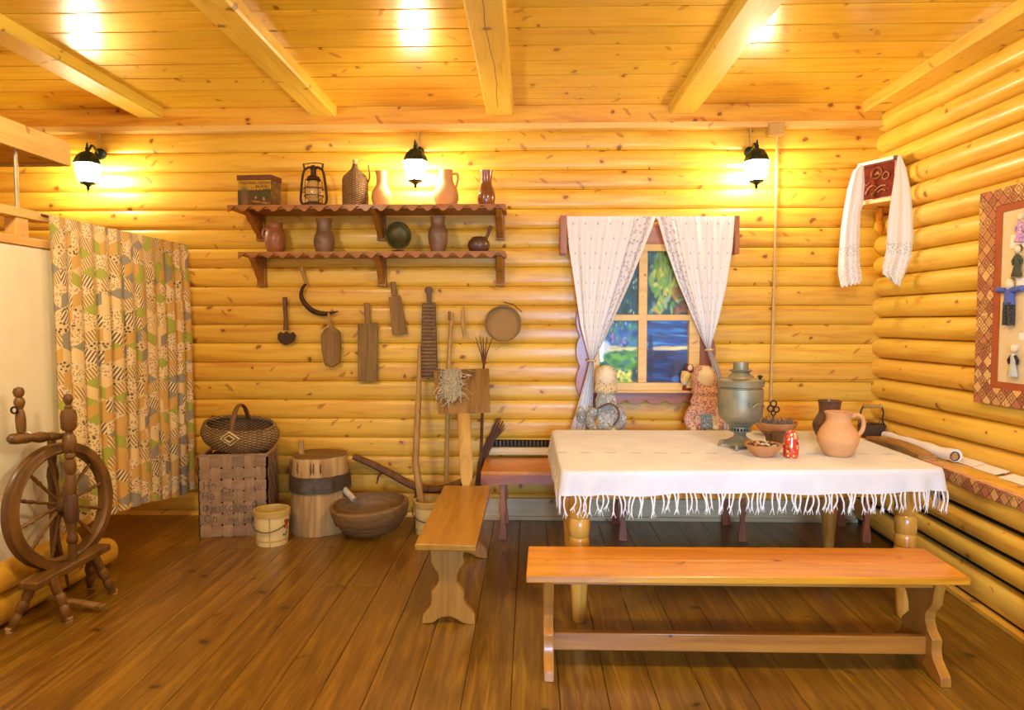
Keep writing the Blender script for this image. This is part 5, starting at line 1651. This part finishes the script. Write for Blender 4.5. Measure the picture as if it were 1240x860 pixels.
dl, b, k, H = rag_doll('rag doll in red and cream clothes with blue bib right of the window', 853, 443, 5.06, .5, cream_c, red_pr, red_pr, face, red_pr, 30,
                       [[(-12, 0, 66), (-20, -6, 54), (-17, -16, 44)], [(12, 0, 66), (18, -6, 54), (10, -16, 46)]], 13)
m = MB(); m.box2(b + V(-7 * k, -.088, 44 * k), b + V(7 * k, -.074, 62 * k)); m.build('bib', blue_pr, dl, .004)
m = MB(); m.tube([b + V(9 * k, -.09, 60 * k), b + V(14 * k, -.10, 30 * k), b + V(15 * k, -.11, 2 * k)], [4 * k, 5 * k, 6 * k], 8, flat=.3); m.build('braid_band', ker1, dl)
z_s = P(840, 473, 5.28).z + .006
rag_doll('tiny red-skirted rag doll standing on the window sill', 835, 441, 5.245, z_s, red_c, cream_c, red_c, face, cream_c, 9, [[(-3.5, 0, 20), (-6, -2, 15), (-7, -3, 10)], [(3.5, 0, 20), (6, -2, 15), (7, -3, 10)]], 4.3)

# ================================================================== THINGS ON THE TABLE
TT = CZ + .0015
# -- samovar
sb = PZ(897, 541, CZ); sb.y += .02; sb = V(1.243, 4.05, TT)
sa = thing('samovar', 'tarnished brass samovar standing on the white tablecloth', 'samovar', sb)
k = 4.05 / FPX; u_ = k * .1627      # one zoomed pixel


def sprof(pts): return [(r * u_, (716 - y) * u_) for r, y in pts]


m = MB(); m.lathe(sprof([(112, 520), (140, 500), (158, 465), (163, 400), (164, 300), (160, 272), (150, 268), (150, 262), (166, 255), (170, 222), (172, 212), (168, 206)]), sb, 40, caps=False); m.build('body', M['brass_old'], sa)
m = MB(); m.lathe(sprof([(172, 210), (120, 200), (95, 195), (88, 180), (66, 165), (60, 150)]), sb, 40, caps=False); m.build('lid', M['brass_old'], sa)
m = MB(); m.lathe(sprof([(60, 152), (80, 142), (82, 136), (56, 130), (54, 110), (56, 84), (54, 76), (46, 76), (44, 100), (1, 104)]), sb, 32, caps=False); m.build('crown', M['brass_old'], sa)
m = MB(); m.lathe(sprof([(112, 521), (96, 538), (80, 552)]), sb, 32, caps=False); m.build('lower_taper', M['brass_old'], sa)
m = MB(); m.lathe(sprof([(78, 552), (82, 556), (82, 562), (74, 562)]), sb, 32); m.lathe(sprof([(74, 584), (82, 584), (80, 590), (60, 594)]), sb, 32); m.build('grate_rings', M['brass_old'], sa)
m = MB(); m.lathe(sprof([(64, 560), (64, 588)]), sb, 24, caps=False); m.build('grate_core', M['void'], sa)
m = MB()
for i in range(20):
    q = 2 * PI * i / 20
    p_ = sb + V(math.cos(q) * 74 * u_, math.sin(q) * 74 * u_, 0)
    m.box(p_ + V(0, 0, (716 - 573) * u_), (7 * u_, 7 * u_, 24 * u_), Matrix.Rotation(q, 3, 'Z'))
m.build('grate_bars', M['brass_old'], sa)
m = MB(); m.lathe(sprof([(56, 592), (46, 605), (42, 620), (52, 636), (80, 652), (100, 662)]), sb, 32, caps=False); m.build('stem', M['brass_old'], sa)
m = MB(); m.box(sb + V(0, 0, 40 * u_), (190 * u_, 190 * u_, 30 * u_), Matrix.Rotation(R(20), 3, 'Z')); m.build('base_plate', M['brass_old'], sa, .006)
for i in range(4):
    q = R(20) + PI / 4 + i * PI / 2
    dr = V(math.cos(q), math.sin(q), 0)
    m = MB(); m.tube([sb + dr * 110 * u_ + V(0, 0, 38 * u_), sb + dr * 140 * u_ + V(0, 0, 30 * u_), sb + dr * 150 * u_ + V(0, 0, 10 * u_), sb + dr * 158 * u_ + V(0, 0, 6 * u_)], [20 * u_, 16 * u_, 13 * u_, 8 * u_], 10)
    m.v = [V(p.x, p.y, max(p.z, sb.z)) for p in m.v]
    m.build('foot', M['brass_old'], sa)
for q in (R(-68), R(112)):
    dr = V(math.cos(q), math.sin(q), 0); tg_ = V(-math.sin(q), math.cos(q), 0)
    pts = [sb + dr * 162 * u_ + tg_ * 58 * u_ + V(0, 0, 345 * u_), sb + dr * 195 * u_ + tg_ * 52 * u_ + V(0, 0, 325 * u_), sb + dr * 205 * u_ + tg_ * 30 * u_ + V(0, 0, 345 * u_), sb + dr * 207 * u_ + V(0, 0, 352 * u_), sb + dr * 205 * u_ - tg_ * 30 * u_ + V(0, 0, 345 * u_), sb + dr * 195 * u_ - tg_ * 52 * u_ + V(0, 0, 325 * u_), sb + dr * 162 * u_ - tg_ * 58 * u_ + V(0, 0, 345 * u_)]
    m = MB(); m.tube(smooth_curve(pts, 5), 7 * u_, 8); m.build('handle', M['brass_old'], sa)
m = MB(); m.lathe([(8 * u_, 0), (10 * u_, 12 * u_), (20 * u_, 18 * u_), (16 * u_, 28 * u_), (2 * u_, 34 * u_)], sb + V(132 * u_, -30 * u_, (716 - 204) * u_), 14); m.build('steam_knob', M['iron'], sa)


def clay_bowl(label, c, r, h, mat):
    bo_ = thing('clay_bowl', label, 'bowl', c)
    m = MB(); m.lathe([(1e-4, 0), (r * .45, 0), (r * .62, h * .22), (r * .86, h * .62), (r * .98, h * .92), (r, h), (r * .95, h), (r * .88, h * .75), (r * .6, h * .4), (1e-4, h * .3)], c, 36, caps=False); m.build('body', mat, bo_)
    return bo_


c = V(PZ(930, 556, CZ).x, 3.80, TT)
k = 3.8 / FPX
b1_ = clay_bowl('terracotta bowl of dried seed pods in front of the samovar', c, 22 * k, 15 * k, M['clay'])
pod = plain('dried_pods', (0.16, 0.07, 0.028), .7, 0, .5, 60)
pod2 = plain('pale_seed_pods', (0.70, 0.56, 0.32), .7, 0, .3, 60)
rs = random.Random(4)
for i in range(34):
    a_ = rs.uniform(0, 2 * PI); r_ = 18 * k * math.sqrt(rs.random())
    m = MB(); dr = V(rs.uniform(-1, 1), rs.uniform(-1, 1), rs.uniform(-.2, .4))
    m.ball(c + V(math.cos(a_) * r_, math.sin(a_) * r_, (13.5 + rs.uniform(-1, 2.2)) * k), 1, 8, (1.3 * k, 1.3 * k, 3.6 * k), align(dr))
    o = m.build('pod', pod if i % 3 else pod2)
    tag(o, 'small dried pod in the terracotta bowl before the samovar', 'pod', 'dried pods heaped in the terracotta bowl')
c = V(PZ(935, 526, CZ).x, 4.50, TT)
k = 4.5 / FPX
b2_ = clay_bowl('wide terracotta bowl of dried grey herbs behind the samovar', c, 26 * k, 17 * k, M['clay'])
m = MB()
for i in range(150):
    a_ = rs.uniform(0, 2 * PI); r_ = 20 * k * math.sqrt(rs.random())
    p_ = c + V(math.cos(a_) * r_, math.sin(a_) * r_, rs.uniform(11, 16) * k)
    m.tube([p_, p_ + V(rs.gauss(0, .012), rs.gauss(0, .012), rs.uniform(.012, .035))], [.004, .002], 4)
o = m.build('dried_herbs', plain('grey_herb', (0.22, 0.20, 0.16), .9, 0, .4, 60)); tag(o, 'dried grey herbs filling the wide terracotta bowl', 'herbs'); o['kind'] = 'stuff'
# -- scrolled iron key standing in that bowl
ky = thing('iron_key', 'small scrolled iron key standing up in the bowl of grey herbs', 'key', c + V(.02, 0, 8 * k))
b = c + V(-4 * k, -.02, 9 * k)
m = MB(); m.tube([b, b + V(0, 0, 16 * k)], 1.2 * k, 8); m.build('stem', M['bandsteel'], ky)
for dx, dz_, r_ in ((0, 30, 3.6), (-3.6, 24, 3.4), (3.8, 23, 3.2), (0, 18.5, 2.6)):
    m = MB(); m.tube([b + V((dx + math.cos(q) * r_) * k, 0, (dz_ + math.sin(q) * r_) * k) for q in [2 * PI * i / 16 for i in range(16)]], .85 * k, 6, closed=True); m.build('scroll', M['iron'], ky)
# -- wooden salt box
k = 4.2 / FPX
sx_ = thing('wooden_trough_box', 'small dark wooden trough box beside the painted nesting doll', 'box', V(P(941, 535, 4.2).x, 4.15, TT))
b = wpos(sx_)
m = MB()
w1, w2, hh, dp_ = 13 * k, 15.5 * k, 15 * k, .045
m.prism([b + V(-w1, -dp_, 0), b + V(w1, -dp_, 0), b + V(w2, -dp_ - .01, hh), b + V(-w2, -dp_ - .01, hh)], (0, .012, 0))
m.prism([b + V(-w1, dp_, 0), b + V(w1, dp_, 0), b + V(w2, dp_ + .01, hh), b + V(-w2, dp_ + .01, hh)], (0, -.012, 0))
m.prism([b + V(-w1, -dp_, 0), b + V(-w2, -dp_ - .01, hh), b + V(-w2, dp_ + .01, hh), b + V(-w1, dp_, 0)], (.012, 0, 0))
m.prism([b + V(w1, -dp_, 0), b + V(w2, -dp_ - .01, hh), b + V(w2, dp_ + .01, hh), b + V(w1, dp_, 0)], (-.012, 0, 0))
m.build('sides', M['darkwood'], sx_)
m = MB(); m.box2(b + V(-w1, -dp_, 0), b + V(w1, dp_, .012)); m.build('bottom', M['darkwood'], sx_)
# -- nesting doll
k = 3.8 / FPX
md = thing('nesting_doll', 'small red painted nesting doll with gold flowers on the tablecloth', 'nesting doll', V(PZ(961, 556, CZ).x, 3.77, TT))
b = wpos(md)
prm = smooth_curve([V(7.5, 0, 0), V(8.6, 0, 2), V(9.0, 0, 9), V(8.7, 0, 16), V(8.0, 0, 21), V(7.6, 0, 25), V(6, 0, 29.5), V(3, 0, 32), V(.1, 0, 32.6)], 3)
t = NT('painted_doll'); co = t.coord(); s = t.sep(co)
vo = t.voro(co, 62); cs = t.sep(vo.outputs['Color'])
fl_ = t.math('SUBTRACT', 1.0, t.step(vo.outputs['Distance'], .38, .5))
pal = t.ramp(cs[0], [(0, (0.75, 0.42, 0.06)), (.3, (0.10, 0.04, 0.015)), (.45, (0.80, 0.66, 0.42)), (.65, (0.62, 0.03, 0.015)), (.85, (0.25, 0.22, 0.04))], 'CONSTANT')
M['matr'] = t.done(t.mix(fl_, (0.62, 0.03, 0.015), pal), .25, coat=.6)
m = MB(); m.lathe([(max(p.x * k, 1e-4), p.z * k) for p in prm], b, 24); m.build('body', M['matr'], md)
m = MB(); m.ball(b + V(1.5 * k, -5.2 * k, 24 * k), 1, 12, (3.8 * k, 2.6 * k, 3.9 * k)); m.build('face', M['clay_pale'], md)
# -- jugs
pot('clay_jug', 'large pale terracotta jug with a looped handle on the right of the tablecloth', 'jug', 1018, 3.83, TT,
    [(13, 0), (17, 4), (22, 14), (23.5, 22), (20, 32), (14.5, 40), (13.5, 46), (16, 53)], M['clay_pale'],
    handle=([(13, 46, 0), (21, 49, 0), (28, 46, 0), (30, 37, 0), (27, 28, 0), (20, 23, 0)], 2.7))
pot('clay_jug', 'dark brown glazed jug standing behind the pale terracotta jug', 'jug', 1007, 4.30, TT,
    [(11, 0), (14, 5), (18, 14), (18.5, 22), (14, 31), (12, 36), (12.5, 45), (14, 49)], M['clay_dark'])

# ================================================================== ON THE RADIATOR LEDGE
LZ = .6915
# -- small basket with a wooden grip
bk = thing('handled_basket', 'small dark basket of herbs with a pale wooden grip in the corner on the ledge', 'basket', V(2.545, 5.12, LZ))
b = wpos(bk); k = 5.12 / FPX
M['wicker_dark'] = wicker('dark_basket_wicker', (0.16, 0.08, 0.04), (0.05, 0.025, 0.012), su=16, sv=80)
m = MB(); m.lathe([(1e-4, 0), (11 * k, 0), (15 * k, 6 * k), (16.5 * k, 15 * k), (15.5 * k, 16 * k), (14 * k, 13 * k), (1e-4, 9 * k)], b, 28, sy=.6, caps=False); m.build('body', M['wicker_dark'], bk)
for s_ in (-1, 1):
    m = MB(); m.tube(smooth_curve([b + V(s_ * 15 * k, 0, 14 * k), b + V(s_ * 12.5 * k, 0, 22 * k), b + V(s_ * 13.5 * k, 0, 30 * k), b + V(s_ * 11 * k, 0, 37 * k)], 4), .9 * k, 6); m.build('wire', M['iron'], bk)
m = MB(); m.lathe([(2 * k, -11 * k), (3.2 * k, -10 * k), (2.2 * k, -7 * k), (2.6 * k, 0), (2.2 * k, 7 * k), (3.2 * k, 10 * k), (2 * k, 11 * k)], b + V(0, 0, 37.5 * k), 14, M=align((1, 0, 0))); m.build('grip', M['oldwood_pale'], bk)
m = MB()
for i in range(60):
    p_ = b + V(rs.uniform(-13, 13) * k, rs.uniform(-6, 6) * k, 12 * k)
    m.tube([p_, p_ + V(rs.gauss(0, .012), rs.gauss(0, .012), rs.uniform(.02, .055))], [.004, .002], 4)
o = m.build('dried_sprigs', M['twig']); tag(o, 'dark dried sprigs sticking out of the small gripped basket', 'sprigs'); o['kind'] = 'stuff'
# -- patterned runner over the edge of the ledge
t = NT('runner_print'); co = t.coord(); s = t.sep(co)
a_ = t.math('ADD', s[1], s[2]); b_ = t.math('SUBTRACT', s[1], s[2])
SCL = 13.0
fa, fb2 = t.math('MULTIPLY', a_, SCL), t.math('MULTIPLY', b_, SCL)
wn = t.node('ShaderNodeTexWhiteNoise', noise_dimensions='2D')
t.link(t.comb(t.math('FLOOR', fa), t.math('FLOOR', fb2), 0.0), wn.inputs['Vector'])
wc_ = t.sep(wn.outputs['Color'])
da = t.math('ABSOLUTE', t.math('SUBTRACT', t.math('FRACT', fa), .5)); db = t.math('ABSOLUTE', t.math('SUBTRACT', t.math('FRACT', fb2), .5))
dm = t.math('MAXIMUM', da, db)
pal = t.ramp(wc_[0], [(0, lin(190, 128, 74)), (.25, lin(168, 106, 62)), (.45, lin(222, 176, 104)), (.7, lin(182, 110, 76)), (.85, lin(204, 152, 90))], 'CONSTANT')
ring = t.math('MULTIPLY', t.math('LESS_THAN', t.math('ABSOLUTE', t.math('SUBTRACT', dm, .22)), .05), t.math('GREATER_THAN', wc_[1], .45))
nz = t.noise(co, 70, 2)
col = t.mix(t.math('MULTIPLY', ring, .8), pal, lin(96, 58, 34))
col = t.mix(t.math('MULTIPLY', t.step(nz, .5, .62), t.math('MULTIPLY', t.math('GREATER_THAN', wc_[2], .6), .55)), col, lin(110, 66, 40))
col = t.mix(t.math('GREATER_THAN', dm, .455), col, lin(92, 54, 32))
M['printcloth'] = t.done(col, .9)
rn = thing('ledge_runner', 'brown geometric-print runner hanging over the front of the ledge', 'runner', V(2.4, 3.0, .62))
y0, y1 = 1.25, 4.42
m = MB()
NR = 60


def rfn(u, v):
    y = lerp(y1, y0, u)
    x = box_x(y)
    if v < .5: return V(x + lerp(.03, -.006, v * 2), y, LZ + .0015)
    q = (v - .5) * 2
    hm_ = .062 + .006 * math.sin(y * 9) + .004 * math.sin(y * 31)
    return V(x - .008 - .003 * math.sin(y * 14) * q, y, LZ - hm_ * q)


m.grid(rfn, NR, 8)
m.build('cloth', M['printcloth'], rn, ang=50)
m = MB(); m.prism([V(box_x(y0) + .0, y0, LZ + .003), V(box_x(y1) + .0, y1, LZ + .003), V(box_x(y1) + .035, y1, LZ + .003), V(box_x(y0) + .035, y0, LZ + .003)], (0, 0, .002)); m.build('pink_hem', plain('pink_cloth', lin(226, 168, 130), .9), rn)
# -- flax brush
def ledge_pt(px, py, z=None): return PZ(px, py, LZ if z is None else z)
fbz = thing('flax_brush', 'long flat wooden flax brush with a row of teeth lying on the ledge', 'brush', ledge_pt(1095, 540))
a, b_ = V(2.505, 5.0, LZ), V(2.475, 4.28, LZ)
ax = (b_ - a); sd = V(-ax.y, ax.x, 0).normalized()
if sd.x > 0: sd = -sd
m = MB()
NB = 14
top_pts = [a.lerp(b_, i / NB) + V(0, 0, .028 + .022 * math.sin(PI * i / NB)) for i in range(NB + 1)]
for i in range(NB):
    p_, q_ = top_pts[i], top_pts[i + 1]
    m.prism([p_ - sd * .055, p_ + sd * .055, q_ + sd * .055, q_ - sd * .055], (0, 0, -.02))
m.build('board', M['oldwood_pale'], fbz)
m = MB()
for i in range(34):
    t_ = .12 + .76 * i / 33
    p_ = a.lerp(b_, t_) + sd * .05 + V(0, 0, .012 + .022 * math.sin(PI * t_))
    m.tube([p_, p_ + sd * .004 + V(0, 0, -.012 - .02 * math.sin(PI * t_))], [.005, .003], 4)
m.build('teeth', M['oldwood'], fbz, kind='stuff')
m = MB(); m.box2(a + V(-.05, -.03, 0), a + V(.05, .03, .012)); m.build('end_block', M['oldwood_pale'], fbz)
m = MB(); m.box2(b_ + V(-.05, -.03, 0), b_ + V(.05, .03, .012)); m.build('end_block', M['oldwood_pale'], fbz)
# -- rolled towel
rt = thing('rolled_towel', 'white towel rolled on a wooden core lying along the wall on the ledge', 'towel', V(2.58, 4.3, LZ))
a, b_ = V(2.605, 5.05, LZ + .03), V(2.585, 4.19, LZ + .041)
m = MB(); pts = [a.lerp(b_, i / 16) + V(.008 * math.sin(i * .9), 0, .004 * math.sin(i * 1.3)) for i in range(17)]
m.tube(pts, [lerp(.026, .040, i / 16) for i in range(17)], 18); m.build('linen', M['linen'], rt)
ax = (b_ - a).normalized()
m = MB(); m.lathe([(.030, -.003), (.030, .003), (.022, .003), (.022, -.003)], b_ + ax * .002, 20, M=align(ax)); m.build('dark_layer', M['darkwood'], rt)
m = MB(); m.lathe([(.019, -.01), (.019, .006), (1e-4, .007)], b_, 16, M=align(ax)); m.build('core', M['oldwood_pale'], rt)
# -- white cards
for (xa_, ya_, xb_, yb_), lab in (((1160, 556, 1182, 567), 'white card on the ledge nearest the rolled towel'), ((1187, 567, 1216, 577), 'white card in the middle of the ledge'), ((1218, 579, 1252, 590), 'white card at the right edge of the ledge')):
    p_, q_ = ledge_pt(xa_, ya_), ledge_pt(xb_, yb_)
    cx_, cy_ = (p_ + q_) / 2, 0
    yy1, yy0 = p_.y - .0, q_.y + .02
    xx = (p_.x + q_.x) / 2 + .01
    L_ = abs(yy1 - yy0)
    m = MB(); m.prism([V(xx - .05, yy0, LZ + .006), V(xx - .05, yy1, LZ + .006), V(xx + .03, yy1, LZ + .024), V(xx + .03, yy0, LZ + .024)], (0, 0, -.004))
    m.box2(V(xx + .012, yy0 + .01, LZ + .005), V(xx + .018, yy1 - .01, LZ + .018))
    tag(m.build('label_card', M['white']), lab, 'card', 'white cards on the ledge')

# ================================================================== ICON CORNER
ic = thing('icon_panel', 'small red-brown carved panel standing on the corner shelf under a white towel', 'panel', P(1062, 246, 5.1))
i0, i1 = P(1042, 246, 5.17), P(1085, 246, 4.93)
i1.z = i0.z
ih = P(1042, 201, 5.17).z - i0.z
ie = (i1 - i0); iw = ie.length; ie.normalize(); inn = V(ie.y, -ie.x, 0)
if inn.y > 0: inn = -inn
m = MB(); m.prism([i0, i1, i1 + V(0, 0, ih), i0 + V(0, 0, ih)], -inn * .02); m.build('board', plain('icon_red_wood', lin(120, 42, 18), .8, 0, .45, 14, .1, spec=.2), ic, .003)
M['gilt'] = plain('dull_gilt', lin(160, 92, 36), .6, .2, .3, 30)


def relief(pts, r_):
    m = MB(); m.tube(smooth_curve([i0 + ie * (x * iw) + V(0, 0, y * ih) + inn * .004 for x, y in pts], 5), r_, 6, flat=.8); m.build('carving', M['gilt'], ic)


relief([(.30, .62), (.34, .78), (.46, .86), (.58, .80), (.58, .66), (.46, .58), (.36, .62)], .008)
relief([(.62, .60), (.70, .70), (.80, .66), (.78, .54), (.68, .52), (.62, .58)], .007)
relief([(.16, .20), (.24, .34), (.36, .40), (.46, .36)], .010)
relief([(.34, .16), (.46, .28), (.60, .36), (.74, .34)], .010)
relief([(.10, .52), (.18, .44), (.26, .50)], .006)
relief([(.50, .20), (.62, .26), (.72, .22)], .008)
relief([(.44, .66), (.50, .74), (.54, .66)], .012)
for x0_2, y0_2, x1_2, y1_2 in ((0, 0, 1, .05), (0, .95, 1, 1), (0, 0, .05, 1), (.95, 0, 1, 1)):
    m = MB(); m.prism([i0 + ie * (x * iw) + V(0, 0, y * ih) + inn * .006 for x, y in ((x0_2, y0_2), (x1_2, y0_2), (x1_2, y1_2), (x0_2, y1_2))], -inn * .008); m.build('border_strip', M['redwood'], ic)
cs_ = thing('corner_shelf', 'small wooden corner shelf under the carved panel', 'shelf', P(1066, 285, 5.2))
m = MB()
z_ = i0.z - .002
m.prism([i0 + inn * .05 - ie * .02 + V(0, 0, -.002), i1 + inn * .05 + ie * .02 + V(0, 0, -.002), V(wall_x(i1.y) - .055, i1.y + .02, z_), V(wall_x(5.31) - .05, 5.312, z_), V(i0.x - .02, 5.312, z_)], (0, 0, -.026)); m.build('shelf_board', M['trimpale'], cs_, .003)
pb1, pb2 = P(1064, 256, 5.2), P(1066, 284, 5.25)
m = MB(); m.tube([V(pb1.x, 5.17, z_ - .026), V(pb1.x + .005, 5.2, z_ - .09), V(pb2.x, 5.24, pb2.z)], [.024, .024, .016], 10); m.build('bracket', M['bench'], cs_)

t = NT('towel_with_lace'); c = t.coord('UV'); s = t.sep(c)
vo = t.voro(t.vmul(c, (14, 40, 1)), 1.0, '2D')
low = t.step(s[1], .80, .83); emb = t.math('MULTIPLY', t.step(s[1], .66, .69), t.math('SUBTRACT', 1.0, t.step(s[1], .76, .79)))
hole = t.math('SUBTRACT', 1.0, t.step(vo.outputs['Distance'], .22, .34))
col = t.mix(t.math('MULTIPLY', t.math('MULTIPLY', low, hole), .5), (0.87, 0.85, 0.80), (0.62, 0.50, 0.30))
col = t.mix(t.math('MULTIPLY', t.math('MULTIPLY', emb, hole), .7), col, (0.40, 0.42, 0.36))
M['towel'] = t.done(col, .9, sheen=.2)
tw_ = thing('embroidered_towel', 'white embroidered towel with lace ends draped over the carved panel in the corner', 'towel', P(1060, 350, 5.1))


def towel_side(Lp, Rp, d, fold, flip):
    def Tm(u, v):
        yt = lerp(Lp[0][1], Lp[-1][1], v); yt2 = lerp(Rp[0][1], Rp[-1][1], v)
        xl_ = interp([(b_, a) for a, b_ in Lp], yt); xr_ = interp([(b_, a) for a, b_ in Rp], yt2)
        y = lerp(yt, yt2, u)
        if v > .97: y += 3.0 * abs(math.sin(u * PI * 5))
        dd2 = d + .018 * math.sin(u * PI * 4 + (0 if flip else 1)) * min(1, .3 + v) - .02 * v
        return P(lerp(xl_, xr_, u), y, dd2)
    m = MB(); m.grid(Tm, 36, 50); m.build('hanging_end', M['towel'], tw_, ang=80)


towel_side([(1041, 199), (1032, 208), (1026, 228), (1022, 250), (1018, 276), (1015.5, 311), (1014.5, 330), (1018, 346)],
           [(1046, 200), (1047, 222), (1045.5, 246), (1042, 258), (1041, 294), (1041, 316), (1044, 336), (1043, 341)], 5.08, 1, False)
towel_side([(1087, 189), (1083, 214), (1078.5, 243), (1075, 270), (1073, 303), (1068.5, 322), (1069, 332), (1082, 341)],
           [(1091, 188), (1097, 203), (1102.5, 228), (1105, 254), (1106, 285), (1104, 311), (1095, 334), (1090, 345)], 4.86, 1, True)
m = MB()
ta_, tb2 = P(1040, 200, 5.12), P(1091, 188, 4.88)
zt_ = i0.z + ih + .012
pA = i0 + V(0, 0, ih + .006); pB = i1 + V(0, 0, ih + .006)
m.grid(lambda u, v: pA.lerp(pB, u) + inn * (.045 * math.cos(v * PI)) + V(0, 0, .010 * math.sin(v * PI) - (.02 if v in (0, 1) else 0)) + V(0, 0, lerp(0, P(1086, 190, 4.93).z - pB.z, u)), 20, 8); m.build('top_fold', M['towel'], tw_, ang=80)

# ================================================================== DOLL PANEL ON THE RIGHT WALL
def PWL(x, y, off):
    v = ray(x, y); t_ = (WR0 + WRK * 5.32 - off) / (v.x + WRK * v.y); return CAM + v * t_


pn = thing('doll_panel', 'large panel with a brown geometric border and pinned dolls on the right wall', 'panel', V(wall_x(3.5) - .07, 3.5, 1.05))
PO = .085
pTL = PWL(1191, 234, PO); pBL = PWL(1178, 486, PO)
yL = (pTL.y + pBL.y) / 2; zT_, zB_ = pTL.z, pBL.z
yR = 2.75
ZT2 = (zT_)


def wp_(y, z, off): return V(wall_x(y) - off, y, z)


def slab(y0_, y1_, z0_, z1_, o0, o1): return MB().prism([wp_(y0_, z0_, o0), wp_(y1_, z0_, o0), wp_(y1_, z1_, o0), wp_(y0_, z1_, o0)], (o0 - o1, 0, 0))


BW = .13
slab(yL - .004, yR + .004, zB_ + .004, ZT2 - .004, .066, .080).build('backing', M['oldwood'], pn)
slab(yL, yL - BW, zB_, ZT2, .080, .094).build('border', M['printcloth'], pn, .003)
slab(yR + BW, yR, zB_, ZT2, .080, .094).build('border', M['printcloth'], pn, .003)
slab(yL - BW, yR + BW, ZT2 - BW * .75, ZT2, .080, .0935).build('border', M['printcloth'], pn, .003)
slab(yL - BW, yR + BW, zB_, zB_ + BW * .75, .080, .0935).build('border', M['printcloth'], pn, .003)
brn = plain('rust_brown_mat', lin(170, 84, 34), .8, 0, .1)
MW = .05
a0, a1, q0_, q1_ = yL - BW, yR + BW, zB_ + BW * .75, ZT2 - BW * .75
for ar in ((a0, a0 - MW, q0_, q1_), (a1 + MW, a1, q0_, q1_), (a0 - MW, a1 + MW, q1_ - MW * .8, q1_), (a0 - MW, a1 + MW, q0_, q0_ + MW * .8)):
    slab(*ar, .080, .089).build('inner_mat', brn, pn)
slab(a0 - MW, a1 + MW, q0_ + MW * .8, q1_ - MW * .8, .080, .084).build('canvas', plain('cream_canvas', lin(226, 204, 158), .9, 0, .06, 40), pn)
for (xa_, ya_, xb_, yb_) in ((1224, 285, 1246, 298), (1220, 338, 1242, 345), (1234, 403, 1250, 412)):
    p_, q_ = PWL(xa_, ya_, .086), PWL(xb_, yb_, .086)
    slab(p_.y, q_.y, q_.z, p_.z, .084, .0865).build('caption_card', M['white'], pn)


def pin_doll(label, px, y0_, y1_, kind, cols):
    top, bot_ = PWL(px, y0_, .10), PWL(px, y1_, .10)
    b = V(bot_.x, bot_.y, bot_.z); H = top.z - b.z
    dl = thing('pinned_doll', label, 'doll', b, 'small dolls pinned on the panel')
    f_ = V(0, -1, 0); o_ = V(-1, 0, 0)
    w_ = H * .16
    if kind == 'trousers':
        for s_ in (-1, 1):
            m = MB(); m.tube([b + f_ * s_ * w_ * .55 + V(0, 0, 0), b + f_ * s_ * w_ * .5 + V(0, 0, H * .25), b + f_ * s_ * w_ * .35 + V(0, 0, H * .48)], [w_ * .42, w_ * .46, w_ * .5], 10); m.build('trouser_leg', cols[1], dl)
            m = MB(); m.tube([b + f_ * s_ * w_ * .5 + V(0, 0, H * .74), b + f_ * s_ * w_ * 1.4 + V(0, 0, H * .75), b + f_ * s_ * w_ * 2.3 + V(0, 0, H * .77)], [w_ * .42, w_ * .36, w_ * .40], 10); m.build('sleeve', cols[0], dl)
        m = MB(); m.lathe([(w_ * 1.0, H * .44), (w_ * .85, H * .56), (w_ * .8, H * .7), (w_ * .5, H * .78)], b, 16, sx=.5); m.build('shirt', cols[0], dl)
    else:
        m = MB(); m.lathe([(w_ * 1.25, 0), (w_ * 1.3, H * .04), (w_ * .8, H * .3), (w_ * .55, H * .5), (w_ * .75, H * .62), (w_ * .4, H * .72)], b, 18, sx=.5, wob=lambda q, z: 1 + .05 * math.sin(q * 7)); m.build('dress', cols[1], dl)
        for s_ in (-1, 1):
            m = MB(); m.tube([b + f_ * s_ * w_ * .5 + V(0, 0, H * .64), b + f_ * s_ * w_ * 1.3 + V(0, 0, H * .5), b + f_ * s_ * w_ * 1.1 + V(0, 0, H * .38)], [w_ * .3, w_ * .26, w_ * .2], 8); m.build('sleeve', cols[0], dl)
    m = MB(); m.ball(b + V(0, 0, H * .87), H * .115, 14, (.8, .9, 1.1)); m.build('head', cols[2], dl)
    m = MB(); m.ball(b + V(.012, 0, H * .90), H * .12, 14, (.75, .95, 1.0)); m.build('hair', cols[3], dl)
    return dl


blue = plain('blue_cloth', lin(84, 104, 190), .9, 0, .2, 40)
navy = dotted('dark_check_cloth', lin(46, 44, 44), [lin(110, 110, 100)], 110, .25)
lilac = dotted('lilac_cloth', lin(196, 150, 196), [lin(150, 80, 150), lin(230, 220, 230)], 90, .35)
dgreen = plain('grey_green_cloth', lin(80, 84, 66), .9, 0, .4, 60)
maroon = plain('dark_violet_cloth', lin(52, 36, 52), .9, 0, .3, 60)
pale = plain('pale_grey_cloth', lin(196, 200, 190), .9, 0, .15, 40)
pin_doll('doll in a blue shirt and dark trousers with arms spread, on the doll panel', 1221, 337, 394, 'trousers', (blue, navy, face, M['oldwood_pale']))
pin_doll('small doll in dark jacket and pale skirt, lowest on the doll panel', 1226, 417, 456, 'dress', (maroon, pale, face, pale))
pin_doll('lilac-dressed doll highest on the doll panel', 1234, 258, 293, 'dress', (lilac, lilac, face, pale))
pin_doll('dark grey-green doll below the lilac one on the doll panel', 1231, 297, 335, 'dress', (dgreen, dgreen, face, M['darkwood']))
